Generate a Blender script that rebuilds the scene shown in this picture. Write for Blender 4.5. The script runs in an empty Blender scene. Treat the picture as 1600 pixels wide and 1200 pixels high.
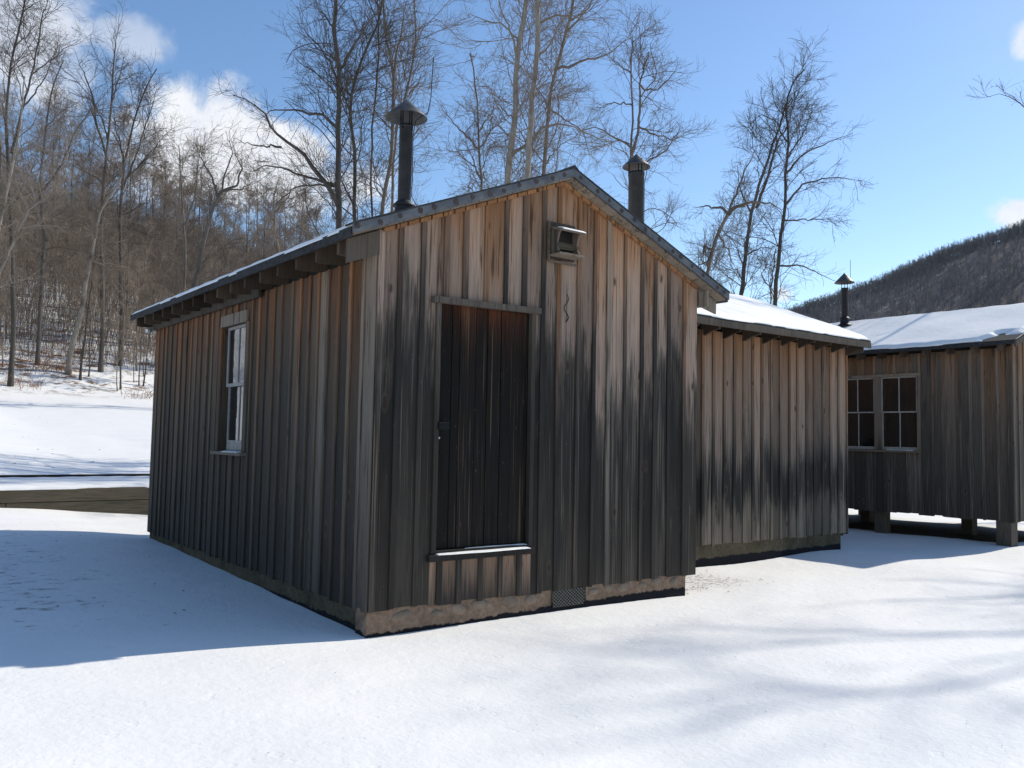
import bpy, bmesh, math, random
import numpy as np
from mathutils import Matrix, Vector

random.seed(7)
rng = np.random.default_rng(11)
scene = bpy.context.scene
col = scene.collection

# ------------------------------------------------------------------ camera
CAM = np.array([-3.0676, -5.7553, 1.3176])
YAW, PITCH, ROLL, FPX = 0.6498, 0.0629, 0.0195, 1336.06
_cy, _sy, _cp, _sp = math.cos(YAW), math.sin(YAW), math.cos(PITCH), math.sin(PITCH)
FW = np.array([_sy * _cp, _cy * _cp, _sp])
RT0 = np.array([_cy, -_sy, 0.0])
UP0 = np.cross(RT0, FW)
RT = RT0 * math.cos(ROLL) + UP0 * math.sin(ROLL)
UP = -RT0 * math.sin(ROLL) + UP0 * math.cos(ROLL)


def ray(u, w):
    return FW + (u - 800) / FPX * RT - (w - 600) / FPX * UP


def at(u, w, dist):
    """world point seen in the photograph at (u, w), dist metres ahead"""
    return CAM + dist * ray(u, w)


cam = bpy.data.cameras.new("camera")
cam.sensor_width = 36
cam.lens = FPX / 1600 * 36
cam.clip_end = 4000
camo = bpy.data.objects.new("camera", cam)
col.objects.link(camo)
M = Matrix(((RT[0], UP[0], -FW[0], CAM[0]), (RT[1], UP[1], -FW[1], CAM[1]), (RT[2], UP[2], -FW[2], CAM[2]), (0, 0, 0, 1)))
camo.matrix_world = M
scene.camera = camo

# ------------------------------------------------------------------ light
SUN_EL, SUN_AZ = math.radians(39.7), math.radians(3.6)      # azimuth from +X towards -Y
to_sun = Vector((math.cos(SUN_EL) * math.cos(SUN_AZ), -math.cos(SUN_EL) * math.sin(SUN_AZ), math.sin(SUN_EL)))
SKY_STRENGTH = 0.15
SUN_STRENGTH = 3.9
world = bpy.data.worlds.new("World")
scene.world = world
world.use_nodes = True
nt = world.node_tree
for n in list(nt.nodes):
    nt.nodes.remove(n)


class G:
    """tiny helper to write node graphs"""

    def __init__(s, tree):
        s.t = tree

    def node(s, typ, **kw):
        n = s.t.nodes.new(typ)
        for k, v in kw.items():
            setattr(n, k, v)
        return n

    def link(s, a, b):
        s.t.links.new(a, b)

    def put(s, sock, v):
        if isinstance(v, bpy.types.NodeSocket):
            s.link(v, sock)
        elif v is not None:
            if hasattr(sock.default_value, "__len__") and not hasattr(v, "__len__"):
                v = (v,) * len(sock.default_value)
            if hasattr(sock.default_value, "__len__") and len(sock.default_value) == 4 and len(v) == 3:
                v = (*v, 1)
            sock.default_value = v

    def math(s, op, a, b=None, c=None, clamp=False):
        n = s.node("ShaderNodeMath", operation=op, use_clamp=clamp)
        s.put(n.inputs[0], a)
        if b is not None: s.put(n.inputs[1], b)
        if c is not None: s.put(n.inputs[2], c)
        return n.outputs[0]

    def vmath(s, op, a, b=None):
        n = s.node("ShaderNodeVectorMath", operation=op)
        s.put(n.inputs[0], a)
        if b is not None: s.put(n.inputs[1], b)
        return n.outputs["Value" if op in ("DOT_PRODUCT", "LENGTH") else "Vector"]

    def noise(s, vec, scale, detail=3, rough=0.55, w=None, dist=0.0):
        n = s.node("ShaderNodeTexNoise")
        if w is not None:
            n.noise_dimensions = "4D"
            s.put(n.inputs["W"], w)
        if vec is not None: s.put(n.inputs["Vector"], vec)
        n.inputs["Scale"].default_value = scale
        n.inputs["Detail"].default_value = detail
        n.inputs["Roughness"].default_value = rough
        n.inputs["Distortion"].default_value = dist
        return n.outputs["Fac"]

    def ramp(s, fac, stops, interp="LINEAR"):
        n = s.node("ShaderNodeValToRGB")
        cr = n.color_ramp
        cr.interpolation = interp
        cr.elements[0].position = 0.0
        cr.elements[-1].position = 1.0
        col4 = lambda c: (*c, 1) if hasattr(c, "__len__") else (c, c, c, 1)
        for (p, c) in stops[1:-1]:
            cr.elements.new(p).color = col4(c)
        cr.elements[-1].color = col4(stops[-1][1]); cr.elements[-1].position = stops[-1][0]
        cr.elements[0].color = col4(stops[0][1]); cr.elements[0].position = stops[0][0]
        s.put(n.inputs[0], fac)
        return n.outputs[0]

    def smooth(s, v, a, b):
        n = s.node("ShaderNodeMapRange", interpolation_type="SMOOTHSTEP")
        s.put(n.inputs["Value"], v)
        n.inputs["From Min"].default_value = a
        n.inputs["From Max"].default_value = b
        return n.outputs[0]

    def mix(s, fac, a, b, mode="MIX"):
        n = s.node("ShaderNodeMix", data_type="RGBA", blend_type=mode)
        s.put(n.inputs[0], fac)
        s.put(n.inputs[6], a)
        s.put(n.inputs[7], b)
        return n.outputs[2]


g = G(nt)
out = g.node("ShaderNodeOutputWorld")
sky = g.node("ShaderNodeTexSky", sky_type="NISHITA")
sky.sun_disc = False
sky.sun_elevation = SUN_EL
sky.sun_rotation = math.pi / 2 + SUN_AZ
sky.altitude = 400
sky.air_density = 1.0
sky.dust_density = 0.35
sky.ozone_density = 1.6
bg = g.node("ShaderNodeBackground")
hs = g.node("ShaderNodeHueSaturation")
hs.inputs["Saturation"].default_value = 1.12
g.link(sky.outputs[0], hs.inputs["Color"])
g.link(g.mix(1.0, hs.outputs[0], (1.03, 1.02, 1.02), "MULTIPLY"), bg.inputs[0])
bg.inputs[1].default_value = SKY_STRENGTH
tc = g.node("ShaderNodeTexCoord")
D = tc.outputs["Generated"]
big = g.noise(D, 5.5, 5, 0.6)
fine = g.noise(D, 16, 6, 0.62, dist=0.3)
dens = None
# drifting cumulus: centre direction, half width, half height (radians), softness gain
for (u, w, hw, hh, gain, dmax) in ((358, 250, .135, .050, .95, 1.0), (265, 275, .05, .035, .9, .9), (465, 270, .045, .04, .9, .9), (25, 35, .075, .085, .8, .78),
                                   (195, 55, .035, .022, .6, .5), (1606, 62, .013, .016, .8, .8), (1598, 335, .022, .016, 1.0, 1.0), (1222, 462, .014, .010, .7, .8),
                                   (85, 95, .04, .04, .6, .4)):
    c = ray(u, w); c /= np.linalg.norm(c)
    r = np.cross(c, (0, 0, 1)); r /= np.linalg.norm(r)
    v = np.cross(r, c)
    a = g.math("DIVIDE", g.vmath("DOT_PRODUCT", D, tuple(r)), hw)
    b = g.math("DIVIDE", g.vmath("DOT_PRODUCT", D, tuple(v)), hh)
    rr = g.math("SQRT", g.math("ADD", g.math("MULTIPLY", a, a), g.math("MULTIPLY", b, b)))
    front = g.math("GREATER_THAN", g.vmath("DOT_PRODUCT", D, tuple(c)), 0.3)
    nn = g.math("ADD", g.math("MULTIPLY", g.math("SUBTRACT", big, .5), 2.2), g.math("MULTIPLY", g.math("SUBTRACT", fine, .5), 2.6))
    e = g.math("SUBTRACT", g.math("ADD", 1.22, g.math("MULTIPLY", nn, gain)), rr)
    m = g.math("MULTIPLY", g.math("MULTIPLY", g.smooth(e, -0.15, 0.6), front), dmax)
    dens = m if dens is None else g.math("MAXIMUM", dens, m)
bg2 = g.node("ShaderNodeBackground")
ccol = g.ramp(fine, [(0.3, (.78, .83, .92)), (.62, (.97, .98, 1.0))])
g.link(ccol, bg2.inputs[0])
bg2.inputs[1].default_value = 0.93
ms = g.node("ShaderNodeMixShader")
g.link(g.math("MULTIPLY", dens, .92), ms.inputs[0])
g.link(bg.outputs[0], ms.inputs[1])
g.link(bg2.outputs[0], ms.inputs[2])
g.link(ms.outputs[0], out.inputs[0])

sl = bpy.data.lights.new("sun", "SUN")
sl.energy = SUN_STRENGTH
sl.angle = math.radians(0.53)
sl.color = (1.0, 0.932, 0.81)
so = bpy.data.objects.new("sun", sl)
so.rotation_euler = to_sun.to_track_quat("Z", "Y").to_euler()
so.location = (30, -5, 25)
col.objects.link(so)

scene.cycles.use_denoising = True
scene.view_settings.view_transform = "Standard"
scene.view_settings.look = "None"
scene.view_settings.exposure = 0.13
scene.view_settings.gamma = 1.0
scene.view_settings.use_curve_mapping = False


# ------------------------------------------------------------------ materials
def newmat(name, rough=0.85, spec=0.25):
    m = bpy.data.materials.new(name)
    m.use_nodes = True
    b = m.node_tree.nodes["Principled BSDF"]
    b.inputs["Roughness"].default_value = rough
    b.inputs["Specular IOR Level"].default_value = spec
    return m, G(m.node_tree), b


def bump(g, b, h, strength, dist):
    n = g.node("ShaderNodeBump")
    n.inputs["Strength"].default_value = strength
    n.inputs["Distance"].default_value = dist
    g.link(h, n.inputs["Height"])
    g.link(n.outputs[0], b.inputs["Normal"])


def wood(name, stops, z0, z1, streak=0.35, vary=0.2, tone=0.5, dark=(.03, .03, .032), blot=0.5, knots=True, light=None, left=0.0, feather=.22):
    """weathered plank: colour by height (top sheltered by the eaves, bottom mildewed), broken by vertical streaks"""
    m, g, b = newmat(name, 0.88, 0.18)
    pos = g.node("ShaderNodeNewGeometry").outputs["Position"]
    sep = g.node("ShaderNodeSeparateXYZ"); g.link(pos, sep.inputs[0])
    z = sep.outputs[2]
    r = g.node("ShaderNodeObjectInfo").outputs["Random"]
    w = g.math("MULTIPLY", r, 57.0)
    p1 = g.vmath("MULTIPLY", pos, (38, 38, 1.3))
    p2 = g.vmath("MULTIPLY", pos, (150, 150, 3.2))
    p3 = g.vmath("MULTIPLY", pos, (9, 9, 1.6))
    st = g.noise(p1, 1.0, 4, .6, w)
    gr = g.noise(p2, 1.0, 3, .6, w)
    bl = g.noise(p3, 1.0, 3, .6, w)
    h = g.math("DIVIDE", g.math("SUBTRACT", z, z0), z1 - z0)
    h = g.math("ADD", h, g.math("MULTIPLY", g.math("SUBTRACT", r, .5), vary))
    h = g.math("ADD", h, g.math("MULTIPLY", g.math("SUBTRACT", st, .5), streak))
    h = g.math("ADD", h, g.math("MULTIPLY", g.math("SUBTRACT", bl, .5), blot))
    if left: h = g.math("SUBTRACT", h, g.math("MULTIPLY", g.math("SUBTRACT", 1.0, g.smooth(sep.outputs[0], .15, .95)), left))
    h = g.math("ADD", h, g.math("MULTIPLY", g.math("SUBTRACT", gr, .5), feather))
    c = g.ramp(h, stops)
    # per board tone
    r2 = g.math("FRACT", g.math("MULTIPLY", r, 7.31))
    t = g.math("ADD", 1 - tone / 2, g.math("MULTIPLY", r2, tone))
    t = g.math("MULTIPLY", t, g.math("ADD", .42, g.math("MULTIPLY", gr, 1.16)))
    c = g.mix(1.0, c, t, "MULTIPLY")
    # dark mildew streaks
    k = g.smooth(g.math("ADD", st, g.math("MULTIPLY", bl, .55)), .81, .97)
    c = g.mix(g.math("MULTIPLY", k, .8), c, dark)
    if light:
        st2 = g.noise(g.vmath("MULTIPLY", pos, (70, 70, 1.0)), 1.0, 2, .5, g.math("ADD", w, 9))
        k2 = g.smooth(g.math("ADD", st2, g.math("MULTIPLY", g.math("SUBTRACT", r2, .5), .16)), .58, .72)
        c = g.mix(g.math("MULTIPLY", k2, .6), c, light)
    # cracks
    ck = g.smooth(g.noise(g.vmath("MULTIPLY", pos, (95, 95, .9)), 1.0, 1, .5, g.math("ADD", w, 3)), .70, .74)
    c = g.mix(g.math("MULTIPLY", ck, .6), c, (.012, .011, .011))
    if knots:
        vo = g.node("ShaderNodeTexVoronoi")
        cmb = g.node("ShaderNodeCombineXYZ")
        for q in range(3): g.link(g.math("MULTIPLY", w, 1.3 + q), cmb.inputs[q])
        wob = g.noise(pos, 30, 2, .5)
        g.link(g.vmath("ADD", g.vmath("MULTIPLY", pos, (6, 6, 2.6)), g.vmath("ADD", cmb.outputs[0], g.vmath("MULTIPLY", wob, (.12, .12, .12)))), vo.inputs["Vector"])
        vo.inputs["Scale"].default_value = 1
        sc_ = g.node("ShaderNodeSeparateColor"); g.link(vo.outputs["Color"], sc_.inputs[0])
        gate = g.smooth(sc_.outputs[0], .35, .5)
        kn = g.math("MULTIPLY", gate, g.math("SUBTRACT", 1.0, g.smooth(vo.outputs["Distance"], .06, .15)))
        ring = g.math("MULTIPLY", g.smooth(vo.outputs["Distance"], .10, .15), g.math("SUBTRACT", 1.0, g.smooth(vo.outputs["Distance"], .15, .24)))
        c = g.mix(g.math("MULTIPLY", g.math("MULTIPLY", ring, gate), .13), c, light or (.20, .15, .115))
        c = g.mix(g.math("MULTIPLY", kn, .8), c, (.04, .022, .014))
    # pale flecks and nail stains
    fl = g.smooth(g.noise(g.vmath("MULTIPLY", pos, (60, 60, 14)), 1.0, 3, .7, g.math("ADD", w, 21)), .66, .72)
    c = g.mix(g.math("MULTIPLY", fl, .35), c, (.23, .20, .17))
    c = g.mix(1.0, c, (1.09, 1.0, .89), "MULTIPLY")
    g.link(c, b.inputs["Base Color"])
    hh = g.math("SUBTRACT", g.math("ADD", g.math("MULTIPLY", gr, .6), g.math("MULTIPLY", st, .5)), ck)
    bump(g, b, hh, .55, .004)
    return m


def speckle(name, c1, c2, scale=8, rough=.8, spec=.3, metallic=0, bumpd=.004, c3=None, squash=(1, 1, 1), contrast=(.35, .65)):
    m, g, b = newmat(name, rough, spec)
    pos = g.node("ShaderNodeNewGeometry").outputs["Position"]
    n1 = g.noise(g.vmath("MULTIPLY", pos, squash), scale, 6, .65)
    c = g.ramp(n1, [(contrast[0], c1), (contrast[1], c2)])
    if c3:
        n2 = g.noise(g.vmath("MULTIPLY", pos, squash), scale * .37, 3, .6)
        c = g.mix(g.smooth(n2, .55, .68), c, c3)
    g.link(c, b.inputs["Base Color"])
    b.inputs["Metallic"].default_value = metallic
    bump(g, b, n1, .5, bumpd)
    return m


CH = (.026, .0255, .025)
m_front = wood("front_boards", [(0, (.050, .046, .042)), (.2, (.029, .027, .025)), (.44, CH), (.54, (.075, .066, .060)), (.62, (.23, .182, .158)), (.80, (.31, .228, .18)), (.9, (.32, .20, .13)), (1, (.27, .145, .08))],
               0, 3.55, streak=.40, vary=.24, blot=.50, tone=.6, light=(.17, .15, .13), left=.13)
m_front_bat = wood("front_battens", [(0, (.04, .037, .035)), (.5, CH), (.66, (.055, .048, .044)), (.82, (.17, .115, .085)), (1, (.21, .11, .055))],
                   0, 3.55, streak=.5, vary=.45, blot=.3, tone=.5, light=(.12, .1, .085))
m_tan = wood("low_boards", [(0, (.05, .045, .045)), (.35, (.16, .12, .095)), (1, (.32, .22, .165))], -.05, .42, streak=.9, vary=.4, blot=.7, tone=.4)
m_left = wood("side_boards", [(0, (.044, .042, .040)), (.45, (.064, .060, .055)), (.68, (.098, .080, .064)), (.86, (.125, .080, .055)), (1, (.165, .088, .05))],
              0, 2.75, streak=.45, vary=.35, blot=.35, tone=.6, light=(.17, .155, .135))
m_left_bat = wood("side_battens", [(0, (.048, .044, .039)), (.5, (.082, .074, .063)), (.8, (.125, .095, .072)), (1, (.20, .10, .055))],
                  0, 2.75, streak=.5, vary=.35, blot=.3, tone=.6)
m_corner = wood("corner_boards", [(0, (.076, .073, .07)), (.6, (.165, .152, .138)), (1, (.24, .19, .15))], 0, 2.75, streak=.4, vary=.2, blot=.3, tone=.3)
m_s2 = wood("annex_boards", [(0, (.14, .125, .105)), (.13, (.115, .105, .095)), (.19, (.030, .029, .028)), (.33, (.024, .024, .024)), (.385, (.07, .066, .064)), (.46, (.15, .125, .108)), (.8, (.21, .155, .12)), (1, (.21, .115, .065))],
             .06, 2.72, streak=.30, vary=.14, blot=.12, tone=.95, light=(.32, .27, .23))
m_s2_bat = wood("annex_battens", [(0, (.12, .11, .095)), (.13, (.10, .095, .085)), (.19, (.030, .029, .028)), (.33, (.024, .024, .024)), (.40, (.05, .048, .047)), (.6, (.14, .11, .092)), (1, (.20, .11, .065))],
                 .06, 2.72, streak=.22, vary=.12, blot=.12, tone=.7)
m_b3 = wood("cabin_boards", [(0, (.058, .055, .051)), (.4, (.075, .069, .063)), (.7, (.115, .098, .086)), (.9, (.17, .118, .085)), (1, (.19, .12, .075))],
            .2, 2.9, streak=.5, vary=.45, blot=.3, tone=.6, light=(.21, .185, .16))
m_b3_bat = wood("cabin_battens", [(0, (.064, .06, .056)), (.4, (.085, .077, .07)), (.7, (.14, .115, .098)), (1, (.19, .125, .085))],
                .2, 2.9, streak=.5, vary=.4, blot=.3, tone=.7, light=(.26, .23, .2))
m_door = wood("door_planks", [(0, (.017, .015, .014)), (.5, (.010, .009, .009)), (.80, (.011, .009, .008)), (.92, (.035, .016, .010)), (1, (.095, .034, .018))],
              .4, 2.45, streak=.55, vary=.2, blot=.25, tone=.4, dark=(.006, .006, .006), knots=False, light=(.13, .10, .07))
m_trim = wood("trim_wood", [(0, (.028, .027, .026)), (.7, (.040, .037, .035)), (1, (.12, .105, .092))], 0, 3, streak=.5, vary=.5, blot=.4, tone=.4, knots=False)
m_sillw = wood("sill_wood", [(0, (.13, .12, .11)), (1, (.22, .19, .165))], 0, 3, streak=.5, vary=.5, tone=.4, knots=False)
m_raft = wood("rafter_wood", [(0, (.035, .028, .023)), (1, (.085, .068, .055))], 2.4, 2.9, streak=.6, vary=.6, tone=.7, knots=False)
m_sheath = wood("sheathing_wood", [(0, (.19, .175, .155)), (1, (.28, .25, .215))], 2.4, 3.7, streak=.3, vary=.6, tone=.35, knots=False)
m_raket = wood("rake_trim_wood", [(0, (.24, .13, .07)), (1, (.34, .185, .09))], 2.6, 3.7, streak=.3, vary=.6, tone=.25, knots=False)
m_core = speckle("wall_core_dark", (.02, .018, .016), (.035, .03, .026), 6)
m_metalgrey = speckle("flashing_grey", (.068, .074, .080), (.125, .132, .14), 7, rough=.55, spec=.35, c3=(.05, .056, .062), squash=(1, 1, 1))
m_rust = speckle("nail_patch_rust", (.035, .030, .030), (.07, .052, .045), 40)
m_roofing = speckle("rolled_roofing", (.018, .019, .021), (.045, .045, .046), 25, rough=.9)
m_pipe = speckle("stovepipe_black", (.008, .009, .010), (.022, .022, .024), 9, rough=.5, spec=.3)
m_cap = speckle("rusty_cap_metal", (.028, .029, .03), (.085, .08, .072), 12, rough=.5, spec=.45, c3=(.075, .05, .036))
m_wire = speckle("dark_cable", (.01, .01, .01), (.02, .02, .02), 30, rough=.5)
m_white = speckle("white_cap", (.62, .62, .6), (.78, .78, .76), 20, rough=.5)
m_steel = speckle("grey_steel", (.30, .31, .32), (.42, .43, .44), 30, rough=.35, metallic=.6)
m_hasp = speckle("black_iron", (.006, .007, .008), (.012, .013, .014), 30, rough=.7, spec=.1)
m_beam = speckle("old_beam_wood", (.085, .068, .045), (.165, .135, .092), 5, rough=.9, squash=(.6, 3, 14), c3=(.075, .07, .045))
m_pier = speckle("pier_wood", (.055, .045, .035), (.11, .09, .07), 8, squash=(8, 8, 1))
m_vent = speckle("vent_wire", (.17, .16, .13), (.26, .24, .20), 50, rough=.6)
m_frame = wood("frame_wood", [(0, (.13, .12, .105)), (1, (.19, .16, .135))], 0, 3, streak=.5, vary=.4, tone=.4, knots=False)
m_sash = speckle("sash_paint", (.25, .24, .225), (.38, .365, .34), 30, squash=(1, 1, .3))
m_int = speckle("dim_interior", (.012, .011, .010), (.03, .027, .024), 3)


def foundation_mat(name, ca, cb, cc, zt, tar):
    m, g, b = newmat(name, .93, .15)
    pos = g.node("ShaderNodeNewGeometry").outputs["Position"]
    sep = g.node("ShaderNodeSeparateXYZ"); g.link(pos, sep.inputs[0])
    n1 = g.noise(pos, 5, 6, .65)
    n2 = g.noise(pos, 26, 4, .7)
    c = g.ramp(n1, [(.3, ca), (.5, cb), (.72, cc)])
    c = g.mix(1.0, c, g.ramp(n2, [(.3, .62), (.7, 1.15)]), "MULTIPLY")
    n3 = g.noise(g.vmath("MULTIPLY", pos, (1, 1, .5)), 7, 5, .75)
    e = g.math("SUBTRACT", g.math("ADD", sep.outputs[2], g.math("MULTIPLY", g.math("SUBTRACT", n3, .5), .10)), g.math("ADD", tar - .035, g.math("MULTIPLY", g.smooth(sep.outputs[0], .2, 2.8), .040)))
    tarf = g.math("SUBTRACT", 1.0, g.smooth(e, -.004, .010))
    c = g.mix(tarf, c, (.012, .012, .015))
    g.link(c, b.inputs["Base Color"])
    bump(g, b, g.math("ADD", n1, g.math("MULTIPLY", n2, .3)), .8, .012)
    return m


m_found = foundation_mat("foundation_mortar", (.15, .105, .075), (.24, .165, .115), (.29, .205, .145), 0, -.128)
m_found2 = foundation_mat("annex_foundation_mortar", (.06, .05, .03), (.10, .082, .052), (.13, .105, .07), 0, -.10)
m_stone = speckle("field_stone", (.15, .115, .085), (.25, .19, .14), 7, rough=.92, c3=(.15, .13, .10), bumpd=.01)

# snow
def snow_mat(name, sparkle=True, ground=False):
    m, g, b = newmat(name, .62, .25)
    pos = g.node("ShaderNodeNewGeometry").outputs["Position"]
    n1 = g.noise(pos, 1.3, 5, .6)
    n2 = g.noise(pos, 22, 5, .65)
    n3 = g.noise(pos, 120, 3, .7)
    c = g.ramp(n1, [(.3, (.83, .825, .80)), (.7, (.885, .87, .84))])
    if ground:
        sep = g.node("ShaderNodeSeparateXYZ"); g.link(pos, sep.inputs[0])
        X, Y = sep.outputs[0], sep.outputs[1]

        def box(x0, x1, y0, y1, soft):
            f = g.math("MULTIPLY", g.smooth(X, x0 - soft, x0 + soft), g.math("SUBTRACT", 1.0, g.smooth(X, x1 - soft, x1 + soft)))
            f2 = g.math("MULTIPLY", g.smooth(Y, y0 - soft, y0 + soft), g.math("SUBTRACT", 1.0, g.smooth(Y, y1 - soft, y1 + soft)))
            return g.math("MULTIPLY", f, f2)
        nz = g.noise(pos, 3.5, 5, .65)
        nf = g.noise(pos, 14, 5, .7)
        soil = g.ramp(nf, [(.35, (.030, .022, .016)), (.65, (.085, .066, .045))])
        # bare soil under the raised cabin
        f = box(11.05, 13.75, .25, 4.6, .35)
        f = g.smooth(g.math("ADD", f, g.math("MULTIPLY", g.math("SUBTRACT", nz, .5), .9)), .42, .56)
        c = g.mix(f, c, soil)
        # thin snow and thatch beside the corner, and in the shade left of the shed
        d1 = box(3.55, 4.9, .05, 1.0, .28)
        nf3 = g.noise(g.vmath("MULTIPLY", pos, (1, 2.2, 1)), 16, 7, .8)
        k1 = g.smooth(g.math("ADD", g.math("MULTIPLY", d1, .15), nf3), .65, .75)
        c = g.mix(k1, c, (.16, .12, .09))
        d2 = box(-4.2, -1.0, 1.0, 6.8, .9)
        nf2 = g.noise(g.vmath("MULTIPLY", pos, (1, 1.6, 1)), 5.5, 6, .75)
        k2 = g.smooth(g.math("ADD", g.math("MULTIPLY", d2, .14), nf2), .66, .80)
        c = g.mix(g.math("MULTIPLY", k2, .8), c, (.15, .12, .10))
        # bank and woodland floor: leaf litter through thin snow
        yy = g.math("SUBTRACT", Y, g.math("MULTIPLY", X, .12))
        wd = g.smooth(yy, 43.5, 47.5)
        nl = g.noise(g.vmath("MULTIPLY", pos, (.8, .8, 2.5)), 1.1, 7, .72)
        leaf = g.ramp(g.noise(pos, 3.0, 5, .7), [(.35, (.10, .065, .04)), (.65, (.26, .15, .09))])
        k3 = g.math("MULTIPLY", g.smooth(nl, .50, .60), wd)
        c = g.mix(k3, c, leaf)
        deep = g.smooth(yy, 62, 78)
        c = g.mix(g.math("MULTIPLY", deep, g.smooth(nl, .36, .52)), c, (.13, .095, .07))
        # far hill under trees
        fh = g.smooth(X, 120, 170)
        c = g.mix(g.math("MULTIPLY", fh, g.smooth(g.noise(pos, .06, 6, .75), .30, .46)), c, (.105, .088, .078))
    g.link(c, b.inputs["Base Color"])
    b.inputs["Subsurface Weight"].default_value = 0.0
    n4 = g.noise(pos, 5.5, 4, .6)
    pits = g.smooth(g.noise(g.vmath("MULTIPLY", pos, (1, 1, .3)), 9, 2, .5), .66, .74)
    hh = g.math("ADD", g.math("MULTIPLY", n2, .5), g.math("MULTIPLY", n3, .06))
    hh = g.math("ADD", hh, g.math("MULTIPLY", n4, 2.4))
    hh = g.math("SUBTRACT", hh, g.math("MULTIPLY", pits, .5))
    bump(g, b, hh, .3, .014)
    return m


m_snow = snow_mat("roof_snow")
m_ground = snow_mat("snow_ground", ground=True)


def glass_mat(name, tint):
    m, g, b = newmat(name, .05, .5)
    pos = g.node("ShaderNodeNewGeometry").outputs["Position"]
    n = g.noise(pos, 4, 2, .5)
    b.inputs["Base Color"].default_value = (*tint, 1)
    b.inputs["IOR"].default_value = 1.52
    b.inputs["Specular IOR Level"].default_value = .45
    bump(g, b, n, .25, .01)
    return m


m_glass_side = glass_mat("side_window_glass", (.02, .022, .025))
m_glass_side.node_tree.nodes["Principled BSDF"].inputs["Specular IOR Level"].default_value = 1.0
m_glass_side.node_tree.nodes["Principled BSDF"].inputs["IOR"].default_value = 1.9
m_glass = glass_mat("old_window_glass", (.008, .009, .010))


def bark(name, c1, c2, c3):
    m, g, b = newmat(name, .9, .15)
    pos = g.node("ShaderNodeTexCoord").outputs["Object"]
    r = g.node("ShaderNodeObjectInfo").outputs["Random"]
    n1 = g.noise(g.vmath("MULTIPLY", pos, (12, 12, 3)), 1, 5, .7)
    n2 = g.noise(g.vmath("MULTIPLY", pos, (1.2, 1.2, .8)), 1, 4, .6)
    c = g.ramp(n1, [(.3, c1), (.7, c2)])
    c = g.mix(g.smooth(n2, .5, .66), c, c3)
    c = g.mix(1.0, c, g.math("ADD", .75, g.math("MULTIPLY", r, .5)), "MULTIPLY")
    g.link(c, b.inputs["Base Color"])
    bump(g, b, n1, .6, .01)
    return m


m_barkd = bark("bark_dark", (.055, .048, .042), (.13, .115, .10), (.09, .085, .07))
m_barkm = bark("bark_grey_brown", (.13, .11, .09), (.25, .21, .17), (.31, .27, .22))
m_barkp = bark("bark_pale", (.20, .17, .14), (.36, .32, .27), (.12, .10, .08))
m_twigd = bark("twig_dark", (.055, .045, .04), (.12, .10, .085), (.08, .07, .06))
m_twigm = bark("twig_brown", (.15, .122, .098), (.27, .22, .175), (.20, .165, .135))
m_twigf = bark("twig_woods", (.20, .158, .122), (.34, .27, .21), (.26, .205, .16))
m_twighazed = bark("twig_far_hill_hazed", (.21, .20, .205), (.34, .32, .32), (.26, .25, .255))  # paled and greyed: distance haze put into the twig colour


# ------------------------------------------------------------------ mesh helpers
def link(o, parent=None):
    col.objects.link(o)
    if parent is not None:
        o.parent = parent
    return o


def mesh_obj(name, verts, faces, mat, parent=None, smooth=False):
    me = bpy.data.meshes.new(name)
    me.from_pydata([tuple(map(float, v)) for v in verts], [], faces)
    me.update()
    if mat: me.materials.append(mat)
    if smooth:
        for p in me.polygons: p.use_smooth = True
    return link(bpy.data.objects.new(name, me), parent)


def np_mesh(name, verts, quads, mat, smooth=True, tris=None):
    me = bpy.data.meshes.new(name)
    nq = 0 if quads is None else len(quads)
    ntri = 0 if tris is None else len(tris)
    me.vertices.add(len(verts))
    me.vertices.foreach_set("co", np.ascontiguousarray(verts, dtype=np.float32).ravel())
    loops = []
    if nq: loops.append(np.asarray(quads, dtype=np.int32).ravel())
    if ntri: loops.append(np.asarray(tris, dtype=np.int32).ravel())
    lp = np.concatenate(loops)
    me.loops.add(len(lp))
    me.loops.foreach_set("vertex_index", lp)
    starts = np.concatenate([np.arange(nq, dtype=np.int32) * 4, nq * 4 + np.arange(ntri, dtype=np.int32) * 3]).astype(np.int32)
    me.polygons.add(nq + ntri)
    me.polygons.foreach_set("loop_start", starts)
    me.polygons.foreach_set("use_smooth", np.full(nq + ntri, smooth, dtype=bool))
    me.update(calc_edges=True)
    me.materials.append(mat)
    return me


def root(name, label, cat, loc=(0, 0, 0), group=None):
    o = bpy.data.objects.new(name, None)
    o.empty_display_size = .2
    o.location = loc
    col.objects.link(o)
    o["label"] = label
    o["category"] = cat
    if group: o["group"] = group
    return o


def box_vf(x0, x1, y0, y1, z0, z1):
    v = [(x0, y0, z0), (x1, y0, z0), (x1, y1, z0), (x0, y1, z0), (x0, y0, z1), (x1, y0, z1), (x1, y1, z1), (x0, y1, z1)]
    f = [(0, 3, 2, 1), (4, 5, 6, 7), (0, 1, 5, 4), (1, 2, 6, 5), (2, 3, 7, 6), (3, 0, 4, 7)]
    return v, f


def box(name, x0, x1, y0, y1, z0, z1, mat, parent=None, bevel=0.0, off=(0, 0, 0)):
    v, f = box_vf(x0 - off[0], x1 - off[0], y0 - off[1], y1 - off[1], z0 - off[2], z1 - off[2])
    if bevel:
        bm = bmesh.new()
        vs = [bm.verts.new(p) for p in v]
        for q in f: bm.faces.new([vs[i] for i in q])
        bmesh.ops.bevel(bm, geom=list(bm.edges), offset=bevel, segments=1, affect="EDGES")
        me = bpy.data.meshes.new(name)
        bm.to_mesh(me); bm.free()
        me.materials.append(mat)
        return link(bpy.data.objects.new(name, me), parent)
    return mesh_obj(name, v, f, mat, parent)


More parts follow.
